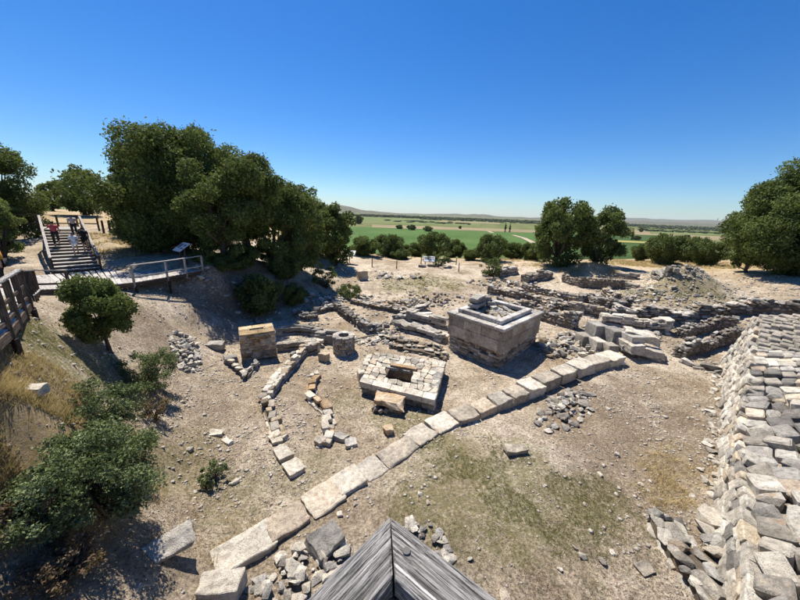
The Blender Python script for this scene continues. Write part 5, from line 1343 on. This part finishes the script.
# ================================================================== PEOPLE
def skin_obj(name, verts, edges, radii, mat, parent, root=0, sub=1):
    me = bpy.data.meshes.new(name); me.from_pydata([tuple(v) for v in verts], edges, []); me.update(); me.materials.append(MATS[mat])
    o = link(name, me, parent)
    sk = o.modifiers.new('skin', 'SKIN'); sk.use_smooth_shade = True
    for i, r in enumerate(radii):
        sv = me.skin_vertices[0].data[i]; sv.radius = (r, r) if not isinstance(r, tuple) else r; sv.use_root = (i == root)
    ss = o.modifiers.new('smooth', 'SUBSURF'); ss.levels = sub; ss.render_levels = sub
    return o
def person(label, loc, rz, S, top, bottom, hair='hair', stride=.25, lift=.17, arm_r=(.1, .1, 0), arm_l=(-.1, .05, 0), sleeve=True, shorts=False):
    """standing or climbing figure, S = stature in metres; faces local +Y; right foot forward and lifted by `lift`"""
    t = thing('person', label, 'person', loc); t.rotation_euler = (0, 0, rz)
    k = S / 1.75
    def V(x, y, z): return Vector((x, y, z)) * k
    J = dict(pel=V(0, 0, .95), waist=V(0, .02, 1.1), chest=V(0, .06, 1.32), neck=V(0, .07, 1.48), head=V(0, .10, 1.60), crown=V(0, .10, 1.70),
             hr=V(.1, 0, .92), kr=V(.11, stride + .05, .56 + lift), ar=V(.11, stride - .02, .10 + lift), tr=V(.12, stride + .16, .03 + lift),
             hl=V(-.1, 0, .92), kl=V(-.11, .02, .50), al=V(-.11, -.1, .10), tl=V(-.12, .08, .03),
             sr=V(.19, .06, 1.42), er=V(.25, .02 + arm_r[0] * .6, 1.16 + arm_r[2]), wr=V(.25 + arm_r[1] * .3, .1 + arm_r[0] * 2, .94 + arm_r[2] * 2),
             sl=V(-.19, .06, 1.42), el=V(-.25, .02 + arm_l[0] * .6, 1.16 + arm_l[2]), wl=V(-.25 + arm_l[1] * .3, .1 + arm_l[0] * 2, .94 + arm_l[2] * 2))
    names = list(J); vs = [J[n] for n in names]; ix = {n: i for i, n in enumerate(names)}
    R = dict(pel=.13, waist=.12, chest=.135, neck=.055, head=.095, crown=.075, hr=.085, kr=.058, ar=.04, tr=.04, hl=.085, kl=.058, al=.04, tl=.04, sr=.06, er=.042, wr=.03, sl=.06, el=.042, wl=.03)
    ed = [('pel', 'waist'), ('waist', 'chest'), ('chest', 'neck'), ('neck', 'head'), ('head', 'crown'), ('pel', 'hr'), ('hr', 'kr'), ('kr', 'ar'), ('ar', 'tr'), ('pel', 'hl'), ('hl', 'kl'), ('kl', 'al'), ('al', 'tl'),
          ('chest', 'sr'), ('sr', 'er'), ('er', 'wr'), ('chest', 'sl'), ('sl', 'el'), ('el', 'wl')]
    edges = [(ix[a], ix[b]) for a, b in ed]; radii = [R[n] * k for n in names]
    for w, sx in (('wr', 1), ('wl', -1)):       # palm, fingers, thumb
        pq = J[w] + V(0, .02, -.08); pi = len(vs); vs.append(pq); radii.append(.03 * k); edges.append((ix[w], pi))
        for f in range(4):
            a = len(vs); vs += [pq + V(0, (f - 1.5) * .018, -.045), pq + V(-.01 * sx, (f - 1.5) * .019, -.075 - .008 * (f in (1, 2)))]; radii += [.009 * k, .008 * k]; edges += [(pi, a), (a, a + 1)]
        a = len(vs); vs.append(pq + V(-.01 * sx, .045, -.02)); radii.append(.01 * k); edges.append((pi, a))
    skin_obj('body', vs, edges, radii, 'skin', t)
    def sub(name, keys, es, rad, mat):
        m = {n: i for i, n in enumerate(keys)}
        skin_obj(name, [J[n] for n in keys], [(m[a], m[b]) for a, b in es], [rad[n] * k for n in keys], mat, t)
    J['wr2'] = J['er'].lerp(J['sr'], .15); J['wl2'] = J['el'].lerp(J['sl'], .15)
    sub('shirt', ['pel', 'waist', 'chest', 'sr', 'wr2', 'sl', 'wl2'], [('pel', 'waist'), ('waist', 'chest'), ('chest', 'sr'), ('sr', 'wr2'), ('chest', 'sl'), ('sl', 'wl2')], dict(pel=.155, waist=.15, chest=.165, sr=.085, wr2=.065, sl=.085, wl2=.065), top)
    kr, kl = ('kr', 'kl'); J['cr'] = J['kr'].lerp(J['hr'], .1) if shorts else J['ar'].lerp(J['kr'], .1); J['cl'] = J['kl'].lerp(J['hl'], .1) if shorts else J['al'].lerp(J['kl'], .1)
    keys = ['pel', 'hr', 'cr', 'hl', 'cl'] if shorts else ['pel', 'hr', 'kr', 'cr', 'hl', 'kl', 'cl']
    es = [('pel', 'hr'), ('hr', 'cr'), ('pel', 'hl'), ('hl', 'cl')] if shorts else [('pel', 'hr'), ('hr', 'kr'), ('kr', 'cr'), ('pel', 'hl'), ('hl', 'kl'), ('kl', 'cl')]
    sub('trousers', keys, es, dict(pel=.15, hr=.115, kr=.08, cr=.065, hl=.115, kl=.08, cl=.065), bottom)
    for a, b in (('ar', 'tr'), ('al', 'tl')):
        J['x'] = J[a] + V(0, -.04, -.06); J['y'] = J[b]; sub('shoe', ['x', 'y'], [('x', 'y')], dict(x=.05, y=.042), 'dark_cloth')
    J['h1'] = J['head'] + V(0, -.03, .02); J['h2'] = J['crown'] + V(0, -.01, .02); J['h3'] = J['head'] + V(0, -.06, -.05)
    sub('hair', ['h3', 'h1', 'h2'], [('h3', 'h1'), ('h1', 'h2')], dict(h3=.075, h1=.1, h2=.085), hair)
    return t
face = math.atan2(-hd.x, hd.y)
def on_stair(step, side):
    c = s_bot + run * ((step + .35) / nst); c.z = s_bot.z + run.z * (step + 1) / nst + .02
    return c + sp_ * side
person('person in a red top and dark trousers climbing with a hand on the rail', on_stair(7, -.55), face, 1.68, 'red_cloth', 'dark_cloth', arm_l=(.3, -.5, .12))
person('smaller person in a pale shirt and dark cap in the middle of the stairs', on_stair(4, .2), face, 1.5, 'white_cloth', 'white_cloth', hair='blue_cloth', shorts=True)
person('person in a black top walking beside the stair handrail', on_stair(5, .75), face, 1.66, 'black_cloth', 'black_cloth', shorts=True)
person('person in a beige top near the head of the staircase', on_stair(10, .5), face, 1.62, 'beige_cloth', 'dark_cloth')
q = (w_edge[2] * .85 + w_oth[2] * .15) ; q = w_edge[1].lerp(w_edge[2], .72) + (w_oth[1] - w_edge[1]) * .45
q = Vector(D(1, 268, 10.2)); q.z = w_edge[1].lerp(w_edge[2], .8).z + .02
person('person in an orange top standing on the left walkway', q, 2.2, 1.66, 'orange_cloth', 'dark_cloth', stride=.05, lift=0, arm_r=(.12, -.4, .1))

# ---- the air over the plain
bm = bmesh.new(); bmesh.ops.create_cube(bm, size=1.0)
for v in bm.verts: v.co = Vector((v.co.x * 50000, v.co.y * 50000, PLAIN_Z - 4 if v.co.z < 0 else 360.0))
hz = link('haze', bm_to_mesh(bm, 'haze')); hz['kind'] = 'stuff'; hz['label'] = 'thin summer haze over the plain'; hz['category'] = 'haze'
hm = bpy.data.materials.new('haze'); hm.use_nodes = True; ht = hm.node_tree; ht.nodes.clear()
pv = ht.nodes.new('ShaderNodeVolumePrincipled'); pv.inputs['Color'].default_value = (.82, .90, 1.0, 1); pv.inputs['Density'].default_value = 2.0e-5; pv.inputs['Anisotropy'].default_value = .2
ho = ht.nodes.new('ShaderNodeOutputMaterial'); ht.links.new(pv.outputs[0], ho.inputs['Volume']); hz.data.materials.append(hm)
